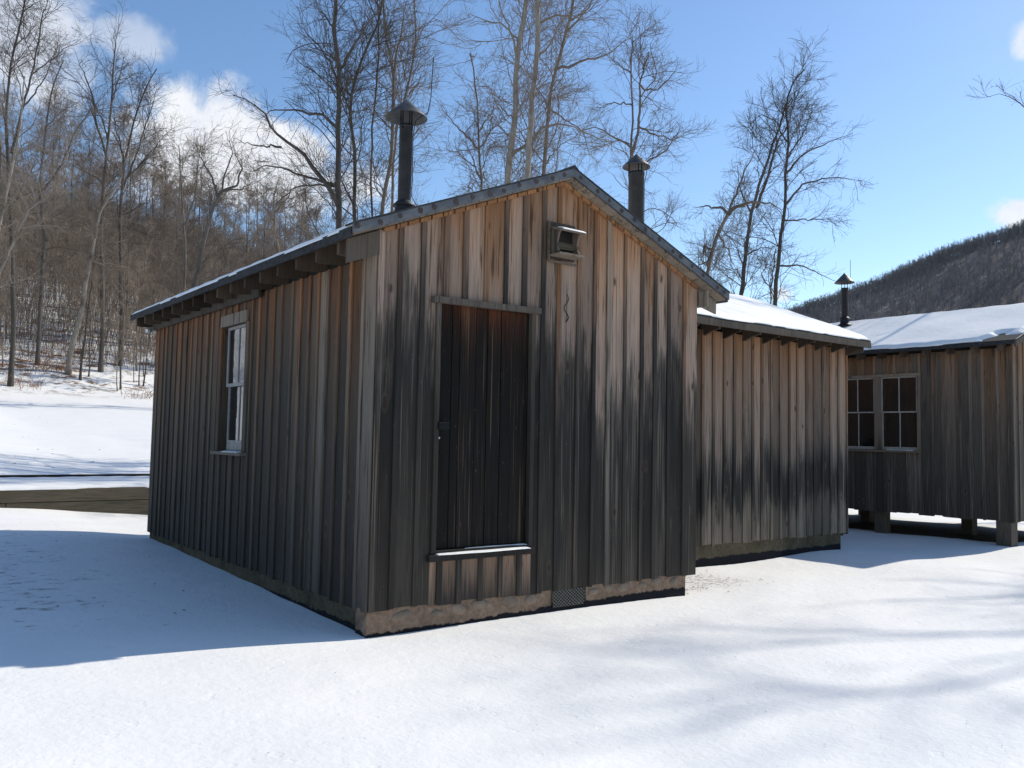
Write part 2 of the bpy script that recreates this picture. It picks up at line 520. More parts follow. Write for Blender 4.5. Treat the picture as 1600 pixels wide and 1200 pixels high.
def prism(name, poly, a, b, mat, parent):
    """poly: list of 3D points (planar), extruded from offset vector a to offset vector b"""
    n = len(poly)
    P = [np.array(p, float) for p in poly]
    v = [p + a for p in P] + [p + b for p in P]
    f = [tuple(range(n)), tuple(range(2 * n - 1, n - 1, -1))]
    for i in range(n):
        j = (i + 1) % n
        f.append((i, i + n, j + n, j))
    me = bpy.data.meshes.new(name)
    me.from_pydata([tuple(map(float, q)) for q in v], [], f)
    bm = bmesh.new(); bm.from_mesh(me)
    bmesh.ops.recalc_face_normals(bm, faces=list(bm.faces))
    bm.to_mesh(me); bm.free()
    me.materials.append(mat)
    return link(bpy.data.objects.new(name, me), parent)


def tube_vf(path, rad, sides=8, cap=True):
    path = np.array(path, float)
    n = len(path)
    rad = np.full(n, rad) if np.isscalar(rad) else np.array(rad)
    T = np.gradient(path, axis=0)
    T /= np.linalg.norm(T, axis=1)[:, None]
    ref = np.array([0.31, 0.17, .93]) if abs(T[0] @ np.array([0.31, 0.17, .93])) < .8 else np.array([1.0, .1, 0])
    A = np.cross(T, ref); A /= np.linalg.norm(A, axis=1)[:, None]
    B = np.cross(T, A)
    v, f = [], []
    for i in range(n):
        for k in range(sides):
            t = 2 * math.pi * k / sides
            v.append(path[i] + rad[i] * (math.cos(t) * A[i] + math.sin(t) * B[i]))
    for i in range(n - 1):
        for k in range(sides):
            k2 = (k + 1) % sides
            f.append((i * sides + k, i * sides + k2, (i + 1) * sides + k2, (i + 1) * sides + k))
    if cap:
        f.append(tuple(range(sides)))
        f.append(tuple((n - 1) * sides + k for k in reversed(range(sides))))
    return v, f


def tube(name, path, rad, mat, parent, sides=8, smooth=True):
    v, f = tube_vf(path, rad, sides)
    return mesh_obj(name, v, f, mat, parent, smooth)


def join_vf(parts):
    V, F = [], []
    for v, f in parts:
        o = len(V)
        V += list(v)
        F += [tuple(i + o for i in q) for q in f]
    return V, F


def lathe(name, prof, cx, cy, mat, parent, seg=28, smooth=True, wob=0.0):
    v, f = [], []
    for (r, z) in prof:
        for k in range(seg):
            t = 2 * math.pi * k / seg
            rr = r * (1 + wob * math.sin(3 * t + z * 9) + wob * .5 * math.sin(7 * t))
            v.append((cx + rr * math.cos(t), cy + rr * math.sin(t), z))
    n = len(prof)
    for i in range(n - 1):
        for k in range(seg):
            k2 = (k + 1) % seg
            f.append((i * seg + k, i * seg + k2, (i + 1) * seg + k2, (i + 1) * seg + k))
    return mesh_obj(name, v, f, mat, parent, smooth)


# ------------------------------------------------------------------ terrain
def sst(a, b, x):
    t = np.clip((x - a) / (b - a), 0, 1)
    return t * t * (3 - 2 * t)


def softplus(x, k):
    return np.logaddexp(0, x / k) * k


_ph = rng.uniform(0, 6.28, (24, 2))
_an = rng.uniform(0, 6.28, 24)


def bumps(x, y, wl, amp, a0, n=6):
    s = 0
    for i in range(n):
        an = _an[(a0 + i) % 24]
        k = 6.2832 / (wl * (0.7 + .6 * ((i * 37 % 11) / 11)))
        s = s + np.sin(k * (x * math.cos(an) + y * math.sin(an)) + _ph[(a0 + i) % 24, 0])
    return s * amp / n


def terrain(x, y):
    x = np.asarray(x, float); y = np.asarray(y, float)
    z = -.185 + .045 * np.clip(-x, 0, 10) + .024 * np.clip(y, 0, 9) * (1 - sst(-1.0, 2.5, x))
    z = z + bumps(x, y, 3.2, .035, 0) * sst(1.5, 5, np.hypot(x - 1.8, y - 1.0)) + bumps(x, y, 1.1, .010, 6)
    z = z - .05 * np.exp(-((x - 3.9) ** 2 + (y - .5) ** 2) / .5)
    z = z - .17 * np.exp(-((y - 9.5) / 1.3) ** 2) * sst(-6, .5, x) * (1 - sst(3, 6, x))
    # the field climbs away behind the sheds
    side = 1 - sst(6, 30, x - .35 * y)
    z = z + softplus(y - 13, 1.6) * .098 * side * (y < 400)
    # wooded hillside on the left
    s2 = 1 - sst(-8, 72, x - .26 * y)
    yy = y - .12 * x
    h = .37 * (softplus(yy - 45.5, 1.2) - softplus(yy - 99, 8))
    z = z + h * s2 + bumps(x, y, 17, .9, 10) * sst(46, 60, yy) * s2 - .045 * softplus(yy - 50, 5) * s2
    # far hill on the right
    dx, dy = x - 432, y - 287
    s = dx * .78 - dy * .626
    r = dx * .626 + dy * .78
    ridge = np.clip(76.5 + .40 * s, 0, 178)
    ridge = ridge + bumps(s, r * 0, 70, 3, 3)
    prof = np.clip(1 - np.abs(r) / 330, 0, 1)
    prof = np.where(r < 0, prof ** .95, prof)
    z = z + np.maximum(ridge, 0) * sst(0, 1, prof) * sst(80, 160, x)
    return z


N = 440
u = np.linspace(-1, 1, N)
bb = 6.3
aa = 950 / math.sinh(bb)
gx = aa * np.sinh(bb * u) + 1.0
gy = aa * np.sinh(bb * u) + 0.5
GX, GY = np.meshgrid(gx, gy, indexing="ij")
GZ = terrain(GX, GY)
verts = np.stack([GX, GY, GZ], -1).reshape(-1, 3)
ii, jj = np.meshgrid(np.arange(N - 1), np.arange(N - 1), indexing="ij")
a0 = (ii * N + jj).ravel()
quads = np.stack([a0, a0 + N, a0 + N + 1, a0 + 1], -1)
go = link(bpy.data.objects.new("snow_ground", np_mesh("snow_ground", verts, quads, m_ground)))
go["kind"] = "structure"
go["label"] = "snow covered ground rising into field and wooded hills"


# ------------------------------------------------------------------ board and batten walls
def wall(par, P0, d, n, length, zb, ztop, openings, mb, mbat, period=.2, first_batten=None, jit=.014, pick=None, bat_drop=.012):
    """P0 outer-face corner; d along the wall, n outward normal (2D). ztop(s) height; boards and battens one by one."""
    P0 = np.array(P0, float); d = np.array([d[0], d[1], 0.0]); n = np.array([n[0], n[1], 0.0])
    nb = max(1, round(length / period))
    edges = [i * length / nb + (random.uniform(-.020, .020) if 0 < i < nb else 0) for i in range(nb + 1)]
    breaks = getattr(ztop, "breaks", [])

    def piece(name, s0, s1, z0, zt, t0, t1, mat, lean=0.0):
        pts = [(s0, z0), (s1, z0), (s1, zt(s1))]
        for bk in breaks:
            if s0 + .001 < bk < s1 - .001: pts.append((bk, zt(bk)))
        pts.append((s0, zt(s0)))
        poly = [P0 + d * (s + lean * (z - z0)) + np.array([0, 0, z]) for s, z in pts]
        return prism(name, poly, n * t0, n * t1, mat, par)

    def cut(name, s0, s1, t0, t1, mat, lean=0):
        ops = [o for o in openings if s0 < o[1] - .002 and s1 > o[0] + .002]
        m_ = (pick(name, s0, s1) if pick else None) or mat
        if not ops:
            piece(name, s0, s1, zb + random.uniform(-jit, jit), ztop, t0, t1, m_, lean)
            return
        o = ops[0]
        if s0 < o[0] - .012: piece(name, s0, min(s1, o[0]), zb + random.uniform(-jit, jit), ztop, t0, t1, m_)
        if s1 > o[1] + .012: piece(name, max(s0, o[1]), s1, zb + random.uniform(-jit, jit), ztop, t0, t1, m_)
        a, b = max(s0, o[0]), min(s1, o[1])
        if b - a > .012:
            low = (m_tan if mat in (m_front, ) else m_)
            piece(name, a, b, zb + random.uniform(-jit, jit), lambda s: o[2], t0, t1, low)
            piece(name, a, b, o[3], ztop, t0, t1, m_)

    for i in range(nb):
        dd = random.uniform(-.003, .0)
        cut("board", edges[i] + .0015, edges[i + 1] - .0015, -.022 + dd, dd, mb)
    for i in range(1, nb):
        w_ = .022 + random.uniform(-.004, .004)
        c_ = edges[i] + random.uniform(-.008, .008)
        cut("batten", c_ - w_, c_ + w_, .0005, .016 + random.uniform(-.004, .003), mbat, random.uniform(-.004, .004))


# ================================================================== SHED 1
W, L = 3.66, 6.13
ZR, SL = 3.62, .40                      # soffit height at the ridge, roof slope
HX = W / 2


def soff(x): return ZR - SL * abs(x - HX)


shed = root("wooden_shed", "nearest dark board and batten shed with a black plank door in its gabled front", "shed", (HX, 0, -.18))
shed_inv = np.array([HX, 0, -.18])


class Par:
    pass


def fix_parent(rt):
    """children are modelled in world coordinates: keep them there"""
    rt_m = Matrix.Translation(rt.location).inverted()
    for c in rt.children:
        c.matrix_parent_inverse = rt_m


ztf = lambda s: soff(s)
ztf.breaks = [HX]
DX0, DX1, DZ0, DZ1 = .575, 1.50, .34, 2.43
wall(shed, (0, 0, 0), (1, 0), (0, -1), W, 0, ztf, [(DX0 - .045, DX1 + .042, DZ0 + .0, DZ1)], m_front, m_front_bat,
     pick=lambda nme, a, b: m_corner if (nme == "batten" and random.random() < .1) else None)
ztl = lambda s: 2.695
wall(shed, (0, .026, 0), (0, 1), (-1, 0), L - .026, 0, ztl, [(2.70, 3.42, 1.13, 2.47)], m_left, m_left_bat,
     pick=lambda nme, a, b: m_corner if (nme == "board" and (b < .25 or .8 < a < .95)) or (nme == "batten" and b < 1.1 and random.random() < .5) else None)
# near corner batten on the side wall
box("corner_board", -.021, -.0005, -.001, .075, .0, 2.69, m_corner, shed, bevel=.002)
box("corner_board", .001, .05, -.020, -.0008, .004, soff(.03) - .02, m_front, shed, bevel=.002)
# right and back walls (plain, out of sight)
ztr = lambda s: 2.86
wall(shed, (W, .026, 0), (0, 1), (1, 0), L - .05, 0, ztr, [], m_front, m_front_bat, period=.2)
ztb = lambda s: soff(s) - .01
ztb.breaks = [HX]
wall(shed, (0, L, 0), (1, 0), (0, 1), W, 0, ztb, [], m_left, m_left_bat, period=.2)
# dark core, open behind door and window
core = []
core.append(box_vf(.03, DX0 - .0, .03, .08, .0, 2.85))
core.append(box_vf(DX1, W - .03, .03, .08, .0, 2.85))
core.append(box_vf(DX0, DX1, .03, .08, DZ1, 2.85))
core.append(box_vf(DX0, DX1, .03, .08, .0, DZ0 + .05))
core.append(box_vf(.03, .09, .09, 2.70, 0, 2.85))
core.append(box_vf(.03, .09, 3.42, L - .09, 0, 2.85))
core.append(box_vf(.03, .09, 2.70, 3.42, 0, 1.13))
core.append(box_vf(.03, .09, 2.70, 3.42, 2.47, 2.85))
core.append(box_vf(W - .09, W - .03, .09, L - .09, 0, 2.85))
core.append(box_vf(.03, W - .03, L - .08, L - .03, 0, 2.85))
v, f = join_vf(core)
mesh_obj("wall", v, f, m_core, shed)
box("floor", .05, W - .05, .085, L - .085, -.04, .04, m_int, shed)
prism("gable_core", [(.04, .03, 2.86), (W - .04, .03, 2.86), (HX, .03, ZR - .03)], np.array([0, 0, 0]), np.array([0, .04, 0]), m_core, shed)
prism("gable_core", [(.04, L - .07, 2.86), (W - .04, L - .07, 2.86), (HX, L - .07, ZR - .03)], np.array([0, 0, 0]), np.array([0, .04, 0]), m_core, shed)

# roof: sheathing planks, roofing felt, fascia, snow
OVY, XL, XR, YB = .13, -.28, 3.955, L + .13
for side in (-1, 1):
    edge = XL if side < 0 else XR
    half = abs(edge - HX)
    npl = 15
    for i in range(npl):
        a = HX + side * (half * i / npl + .002)
        b = HX + side * (half * (i + 1) / npl - .004)
        dz = random.uniform(0, .003)
        x0, x1 = (a, b) if a < b else (b, a)
        poly = [(x0, 0, soff(x0) + dz), (x1, 0, soff(x1) + dz), (x1, 0, soff(x1) + .021 + dz), (x0, 0, soff(x0) + .021 + dz)]
        prism("sheathing_board", poly, np.array([0, -OVY + random.uniform(.002, .008), 0]), np.array([0, YB, 0]), m_sheath, shed)
    # rolled roofing
    e2 = HX + side * (half + .015)
    poly = [(HX, 0, ZR + .028), (e2, 0, soff(e2) + .028), (e2, 0, soff(e2) + .048), (HX, 0, ZR + .048)]
    prism("roofing_felt", poly, np.array([0, -OVY - .012, 0]), np.array([0, YB + .015, 0]), m_roofing, shed)
    # metal edged rake fascia, made of short sheets so its line wanders a little
    segs = 7
    pts_t, pts_b = [], []
    for i in range(segs + 1):
        x = HX + side * (half + .012) * i / segs
        wv = random.uniform(-.004, .004) if 0 < i < segs else 0
        pts_t.append((x, 0, soff(x) + .082 + wv)); pts_b.append((x, 0, soff(x) + .012 + random.uniform(-.003, .003)))
    for i in range(segs):
        prism("fascia_sheet", [pts_b[i], pts_b[i + 1], pts_t[i + 1], pts_t[i]], np.array([0, -OVY - .030 - .001 * (i % 2), 0]), np.array([0, -OVY - .014, 0]), m_metalgrey, shed)
    # roofing turned over the fascia top: thin dark lip
    poly = [(HX, 0, ZR + .082), (e2, 0, soff(e2) + .082), (e2, 0, soff(e2) + .095), (HX, 0, ZR + .095)]
    prism("roof_edge_lip", poly, np.array([0, -OVY - .036, 0]), np.array([0, -OVY + .10, 0]), m_roofing, shed)
    # nail patches
    nd = 13
    for i in range(nd):
        x = HX + side * (.10 + (half - .14) * i / (nd - 1) + random.uniform(-.03, .03))
        z = soff(x) + .048 + random.uniform(-.010, .010)
        rr = random.uniform(.019, .026)
        vv, ff = [], []
        for k in range(12):
            t = 6.2832 * k / 12
            q = rr * random.uniform(.85, 1.1)
            vv.append((x + q * math.cos(t), -OVY - .0335, z + q * math.sin(t)))
        for k in range(12):
            vv.append((vv[k][0], -OVY - .0312, vv[k][2]))
        ff = [tuple(range(12))] + [(k, k + 12, (k + 1) % 12 + 12, (k + 1) % 12) for k in range(12)]
        mesh_obj("nail_patch", vv, ff, m_rust, shed)
    # trim strip on the wall right under the sheathing, in short wedges
    nw = 17
    ext = HX - .02
    for i in range(nw):
        a = HX + side * (ext * i / nw + .003); b = HX + side * (ext * (i + 1) / nw - .012)
        x0, x1 = (a, b) if a < b else (b, a)
        poly = [(x0, 0, soff(x0) - .036), (x1, 0, soff(x1) - .036), (x1, 0, soff(x1) - .004), (x0, 0, soff(x0) - .004)]
        prism("rake_trim", poly, np.array([0, -.034 + random.uniform(-.003, .003), 0]), np.array([0, -.001, 0]), m_raket, shed)
# ridge cap piece on the fascia
prism("ridge_cap", [(HX - .05, 0, soff(HX - .05) + .096), (HX, 0, ZR + .098), (HX + .05, 0, soff(HX + .05) + .096), (HX, 0, ZR + .115)], np.array([0, -OVY - .038, 0]), np.array([0, YB, 0]), m_roofing, shed)
# eave fascias
for (xe, sgn) in ((XL - .003, -1), (XR + .003, 1)):
    x0, x1 = (xe - .020, xe) if sgn < 0 else (xe, xe + .020)
    zc = soff(xe)
    npc = 4
    for i in range(npc):
        y0 = -OVY - .01 + (YB + OVY) * i / npc; y1 = -OVY - .01 + (YB + OVY) * (i + 1) / npc
        box("eave_fascia", x0, x1, y0 + .002, y1 - .002, zc - .012 + random.uniform(-.003, .003), zc + .062, m_metalgrey if sgn > 0 else m_roofing, shed, bevel=.003)
# rafter tails on the left eave
k = 0
y = .16
while y < L:
    yy0, yy1 = y - .02, y + .02
    # tail: from wall x=0 to x=-.25, plumb cut
    poly = [(.02, 0, soff(.02) - .004), (-.255, 0, soff(-.255) - .004), (-.255, 0, soff(-.255) - .105), (-.17, 0, soff(-.17) - .145), (.02, 0, 2.70)]
    prism("rafter", poly, np.array([0, yy0, 0]), np.array([0, yy1, 0]), m_raft, shed)
    y += .398 + random.uniform(-.012, .012)
y = .3
while y < L:
    poly = [(W - .02, 0, soff(W) - .003), (W + .255, 0, soff(W + .255) - .004), (W + .255, 0, soff(W + .255) - .12), (W - .02, 0, 2.74)]
    prism("rafter", poly, np.array([0, y - .02, 0]), np.array([0, y + .02, 0]), m_raft, shed)
    y += .4
# blocking behind rafter tails (dark boards between)
box("eave_blocking", .022, .045, .0, L - .03, 2.70, 2.87, m_core, shed)
# boxed end board of the left overhang, seen from the front
prism("eave_return_board", [(-.268, 0, 2.585), (.0, 0, 2.69), (.0, 0, soff(0) - .012), (-.268, 0, soff(-.268) - .014)], np.array([0, -.024, 0]), np.array([0, -.002, 0]), m_trim, shed)
prism("eave_return_board", [(W + .0, 0, 2.70), (W + .27, 0, 2.64), (W + .27, 0, soff(W + .27) - .014), (W, 0, soff(W) - .012)], np.array([0, -.020, 0]), np.array([0, .0, 0]), m_sheath, shed)
prism("eave_return_board", [(W + .005, -.125, 2.68), (W + .005, .25, 2.68), (W + .005, .25, 2.84), (W + .005, -.125, 2.84)], np.array([0, 0, 0]), np.array([.02, 0, 0]), m_sheath, shed)
# ledger along the far half of the side wall
box("ledger_board", -.060, -.026, 2.30, L + .30, 2.64, 2.735, m_trim, shed, bevel=.003)

# snow on the roof
def roof_snow(name, P, U, V, lu, lv, nrm_h, par, nu=80, nv=30, thick=.05, edge=.10, seed=0, bare=None):
    """P corner, U/V unit vectors in the roof plane, extents lu, lv"""
    P = np.array(P, float); U = np.array(U, float); V = np.array(V, float)
    nn = np.cross(U, V); nn /= np.linalg.norm(nn)
    if nn[2] < 0: nn = -nn
    uu = np.linspace(0, 1, nu); vv = np.linspace(0, 1, nv)
    uu = .5 - .5 * np.cos(uu * math.pi); vv = .5 - .5 * np.cos(vv * math.pi)
    A, B = np.meshgrid(uu * lu, vv * lv, indexing="ij")
    rs = np.random.default_rng(900 + seed)
    wobu = 0; wobv = 0
    for fq in (.9, 1.7, 2.9, 4.7, 8.3, 13.1, 21.7):
        wobu = wobu + .016 / (1 + .22 * fq) * np.sin(B * fq * rs.uniform(.8, 1.2) + rs.uniform(0, 6.28))
        wobv = wobv + .016 / (1 + .22 * fq) * np.sin(A * fq * rs.uniform(.8, 1.2) + rs.uniform(0, 6.28))
    du = np.minimum(A, lu - A); dv = np.minimum(B, lv - B)
    d = np.minimum(du, dv)
    h = thick * np.sqrt(np.clip(d / edge, 0, 1)) + .010 * np.sin(A * 3.1 + seed) * np.sin(B * 4.3) * np.clip(d / .2, 0, 1) + .004 * np.sin(A * 13 + 3 * B + seed) * np.clip(d / .1, 0, 1)
    if bare is not None: h = h * bare(A, B)
    sgu = np.where(A < lu / 2, -1, 1) * np.exp(-du / .05); sgv = np.where(B < lv / 2, -1, 1) * np.exp(-dv / .05)
    Pt = P + (A + sgu * wobu)[..., None] * U + (B + sgv * wobv)[..., None] * V + (h - .004)[..., None] * nn
    vts = Pt.reshape(-1, 3)
    ii, jj = np.meshgrid(np.arange(nu - 1), np.arange(nv - 1), indexing="ij")
    a = (ii * nv + jj).ravel()
    q = np.stack([a, a + nv, a + nv + 1, a + 1], -1)
    if np.cross(U, V)[2] < 0: q = q[:, ::-1]
    o = link(bpy.data.objects.new(name, np_mesh(name, vts, q, m_snow)), par)
    return o


sl_n = math.hypot(1, SL)
roof_snow("roof_snow", (XL - .02, -OVY - .01, soff(XL - .02) + .060), (0, 1, 0), (1 / sl_n, 0, SL / sl_n), YB + OVY, (HX - XL) * sl_n + .01, 0, shed, nu=300, thick=.036, edge=.05, seed=1)
roof_snow("roof_snow", (HX, -OVY + .05, ZR + .052), (0, 1, 0), (1 / sl_n, 0, -SL / sl_n), YB, (XR - HX) * sl_n, 0, shed, thick=.035, edge=.12, seed=2)

# foundation with stones in mortar
box("foundation", .004, W - .135, .012, .20, -.6, .03, m_found, shed, bevel=.006)
box("foundation", .03, .20, .21, L - .02, -.6, .03, m_found2, shed)
box("foundation", W - .30, W - .135, .21, L - .02, -.6, .03, m_found, shed)
box("foundation", .21, W - .31, L - .2, L - .03, -.6, .03, m_found, shed)


def stone(par, cx, cz, rx, rz, y, mat, ax="x"):
    """a rounded field stone, just proud of the mortar"""
    n = 11
    vv = [(0, 0, 0)]
    rings = ((.0, .012), (.65, .010), (1.0, 0.0), (1.02, -.02))
    vs, fs = [], []
    ph = random.uniform(0, 6)
    rad = [1 + .16 * math.sin(2 * 6.283 * k / n + ph) + random.uniform(-.09, .09) for k in range(n)]
    vs.append((cx, y - .012, cz))
    for (q, o) in rings[1:]:
        for k in range(n):
            t = 6.2832 * k / n
            vs.append((cx + rx * q * rad[k] * math.cos(t), y - o, cz + rz * q * rad[k] * math.sin(t)))
    for k in range(n):
        fs.append((0, 1 + (k + 1) % n, 1 + k))
    for r_ in range(2):
        for k in range(n):
            a = 1 + r_ * n + k; b = 1 + r_ * n + (k + 1) % n
            fs.append((a, b, b + n, a + n))
    o = mesh_obj("stone", vs, fs, mat, par, True)
    return o


for (px, pz, rx, rz) in ((.30, -.055, .085, .045), (.62, -.07, .055, .035), (.82, -.055, .075, .05), (1.03, -.04, .085, .048), (1.33, -.045, .10, .05), (1.56, -.05, .075, .045), (2.28, -.055, .06, .04), (2.47, -.04, .05, .045),
                         (2.66, -.045, .075, .05), (2.92, -.055, .06, .035), (3.10, -.03, .075, .04), (3.35, -.05, .06, .04)):
    stone(shed, px, pz, rx, rz, .012, m_stone)

# foundation vent: crossed wires in a frame
vx0, vx1, vz0, vz1 = 1.80, 2.17, -.15, .0
parts = []
sp = .036
k = -20
while k < 40:
    for sgn in (1, -1):
        # line z = vz0 + sgn*(x-x0) + c
        c0 = k * sp
        pts = []
        for t in np.linspace(vx0, vx1, 60):
            zz = vz0 + sgn * (t - vx0) * .8 + c0 * .8
            if vz0 <= zz <= vz1: pts.append((t, .004 - (.002 if sgn > 0 else 0), zz))
        if len(pts) > 3: parts.append(tube_vf([pts[0], pts[-1]], .0026, 4))
    k += 1
v, f = join_vf(parts)
mesh_obj("vent_grille", v, f, m_vent, shed)
for bx in ((vx0 - .012, vx0, vz0, vz1), (vx1, vx1 + .012, vz0, vz1)):
    box("vent_frame", bx[0], bx[1], -.002, .011, bx[2], bx[3], m_found2, shed)
box("vent_shade_sheet", vx0, vx1, .0085, .0112, vz0, vz1, m_core, shed)  # flat dark sheet standing for the shaded hollow behind the wires

# door: planks set back in the opening
door = box("door_backing", DX0, DX1, .075, .079, .42, DZ1 - .03, m_core, shed)
edges = [DX0, .72, .80, .96, 1.08, 1.22, 1.33, DX1]
for i in range(len(edges) - 1):
    dd = random.uniform(0, .005)
    box("door_plank", edges[i] + .004, edges[i + 1] - .003, .044 + dd * 2, .072, .425, DZ1 - .035, m_door, shed, bevel=.002)
for xb in (.72, .80, .96, 1.08, 1.22, 1.33):
    pass
box("door_jamb", DX0 - .044, DX0 - .0, -.020, .045, DZ0 + .055, DZ1 - .015, m_trim, shed, bevel=.003)
box("door_jamb", DX1 + .0, DX1 + .041, -.020, .045, DZ0 + .055, DZ1 - .015, m_trim, shed, bevel=.003)
lo = prism("door_lintel", [(DX0 - .085, 0, DZ1 - .052), (DX1 + .075, 0, DZ1 - .038), (DX1 + .075, 0, DZ1 + .012), (DX0 - .085, 0, DZ1 - .002)], np.array([0, -.048, 0]), np.array([0, -.0005, 0]), m_trim, shed)
box("door_sill", DX0 - .075, DX1 + .045, -.045, .07, DZ0 + .0, DZ0 + .05, m_trim, shed, bevel=.004)
box("door_threshold", DX0 + .001, DX1 - .001, -.005, .074, DZ0 + .051, .418, m_trim, shed, bevel=.003)
roof_snow("sill_snow", (DX0 + .0, -.038, DZ0 + .053), (1, 0, 0), (0, 1, 0), DX1 - DX0 - .0, .05, 0, shed, nu=60, nv=8, thick=.011, edge=.02, seed=4)
roof_snow("sill_snow", (DX0 + .30, -.004, .421), (1, 0, 0), (0, 1, 0), DX1 - DX0 - .31, .045, 0, shed, nu=40, nv=8, thick=.007, edge=.02, seed=5)
# hasp, latch and a worn knob patch
box("hasp", DX0 - .012, DX0 + .088, -.038, -.031 + .07, 1.37, 1.43, m_hasp, shed, bevel=.003)
box("hasp", DX0 - .002, DX0 + .045, .030, .046, 1.325, 1.372, m_hasp, shed, bevel=.003)
box("latch", DX0 + .004, DX0 + .038, .018, .030, 1.297, 1.316, m_steel, shed, bevel=.003)
box("lock_plate", DX0 + .05, DX0 + .068, .040, .048, 1.18, 1.205, m_hasp, shed, bevel=.002)
# iron scroll nailed to the wall under the hood
sc = []
for t in np.linspace(0, 1, 26):
    sc.append((1.90 + .028 * math.sin(t * 9.5) * (1 - .3 * t) - .01 * (1 - t), -.027, 2.36 + .25 * t))
tube("wall_scroll", [(p[0], -.007, p[2]) for p in sc], [.0045 * (1 - .5 * i / 25) for i in range(26)], m_hasp, shed, 6)

# side window (two over two sash) on the left wall
wf = box("window_header", -.030, -.001, 2.68, 3.47, 2.44, 2.56, m_sillw, shed, bevel=.003)
box("window_casing", -.028, -.001, 2.615, 2.70, 1.09, 2.438, m_left_bat, shed, bevel=.003)
box("window_casing", -.028, -.001, 3.42, 3.50, 1.12, 2.438, m_left_bat, shed, bevel=.003)
box("window_sill", -.085, .03, 2.58, 3.47, 1.085, 1.118, m_sillw, shed, bevel=.004)
for (y0, y1) in ((2.701, 2.72), (3.40, 3.419)):
    box("window_jamb", .0, .105, y0, y1, 1.12, 2.47, m_left_bat, shed)
box("window_jamb", .0, .105, 2.721, 3.399, 2.44, 2.469, m_left_bat, shed)
sash_y0, sash_y1 = 2.722, 3.398
for (zz0, zz1, xs) in ((1.80, 2.438, .035), (1.20, 1.835, .062)):
    s_ = box("window_sash", xs, xs + .022, sash_y0, sash_y0 + .035, zz0, zz1, m_sash, shed)
    box("window_sash", xs, xs + .022, sash_y1 - .035, sash_y1, zz0, zz1, m_sash, shed)
    box("window_sash", xs - .001, xs + .021, sash_y0 + .036, sash_y1 - .036, zz0, zz0 + .035, m_sash, shed)
    box("window_sash", xs - .001, xs + .021, sash_y0 + .036, sash_y1 - .036, zz1 - .03, zz1, m_sash, shed)
    ym = (sash_y0 + sash_y1) / 2
    box("window_muntin", xs + .001, xs + .019, ym - .009, ym + .009, zz0 + .036, zz1 - .031, m_sash, shed)
    for (p0, p1) in ((sash_y0 + .036, ym - .010), (ym + .010, sash_y1 - .036)):
        box("window_pane", xs + .009, xs + .012, p0, p1, zz0 + .036, zz1 - .031, m_glass_side, shed)
box("window_apron", .062, .085, 2.722, 3.398, 1.12, 1.198, m_sash, shed)
roof_snow("sill_snow", (-.07, 2.70, 1.119), (1, 0, 0), (0, 1, 0), .09, .42, 0, shed, nu=12, nv=20, thick=.014, edge=.03, seed=6)
fix_parent(shed)

# white conduit end under the far eave corner
wc = root("white_pipe_end", "small white pipe end under the far left eave of the nearest shed", "pipe end", (-.05, 6.06, 2.62))
o = tube("pipe", [(-.03, 6.06, 2.628), (-.13, 6.02, 2.622)], [.022, .026], m_white, wc, 10)
tube("end_cap", [(-.128, 6.021, 2.622), (-.150, 6.012, 2.620)], .031, m_white, wc, 12)
fix_parent(wc)

# weathered wooden hood (open box) high on the gable
hd = root("wooden_vent_hood", "weathered open wooden hood box fixed high on the gable right of the door lintel", "vent hood", (1.8, 0, 2.9))
box("back_plate", 1.665, 1.955, -.028 - .016, -.026, 2.90, 3.225, m_trim, hd, bevel=.002)
box("back_rail", 1.645, 1.664, -.046, -.022, 2.885, 3.23, m_beam, hd, bevel=.002)
for xc in (1.675, 1.905):
    poly = [(xc, -.045, 2.935), (xc, -.150, 2.95), (xc, -.112, 3.01), (xc, -.145, 3.105), (xc, -.165, 3.13), (xc, -.045, 3.165)]
    prism("side_cheek", poly, np.array([0, 0, 0]), np.array([.018, 0, 0]), m_trim if xc < 1.8 else m_sillw, hd)
prism("hood_top", [(1.655, -.045, 3.160), (1.655, -.205, 3.115), (1.655, -.205, 3.135), (1.655, -.045, 3.182)], np.array([0, 0, 0]), np.array([.295, 0, 0]), m_sillw, hd)
box("hood_shelf", 1.660, 1.945, -.185, -.045, 2.915, 2.934, m_sillw, hd, bevel=.003)
box("drip_rail", 1.66, 1.98, -.045, -.024, 2.868, 2.884, m_trim, hd)
box("inner_panel", 1.694, 1.904, -.062, -.047, 2.935, 3.15, m_core, hd)
prism("inner_louvre", [(1.694, -.105, 2.99), (1.694, -.065, 3.05), (1.694, -.06, 3.04), (1.694, -.098, 2.98)], np.array([0, 0, 0]), np.array([.21, 0, 0]), m_beam, hd)
roof_snow("hood_top_strip", (1.66, -.205, 3.136), (1, 0, 0), (0, .962, .272), .285, .10, 0, hd, nu=30, nv=8, thick=.014, edge=.02, seed=2)  # thin white strip along the front of the hood top
fix_parent(hd)


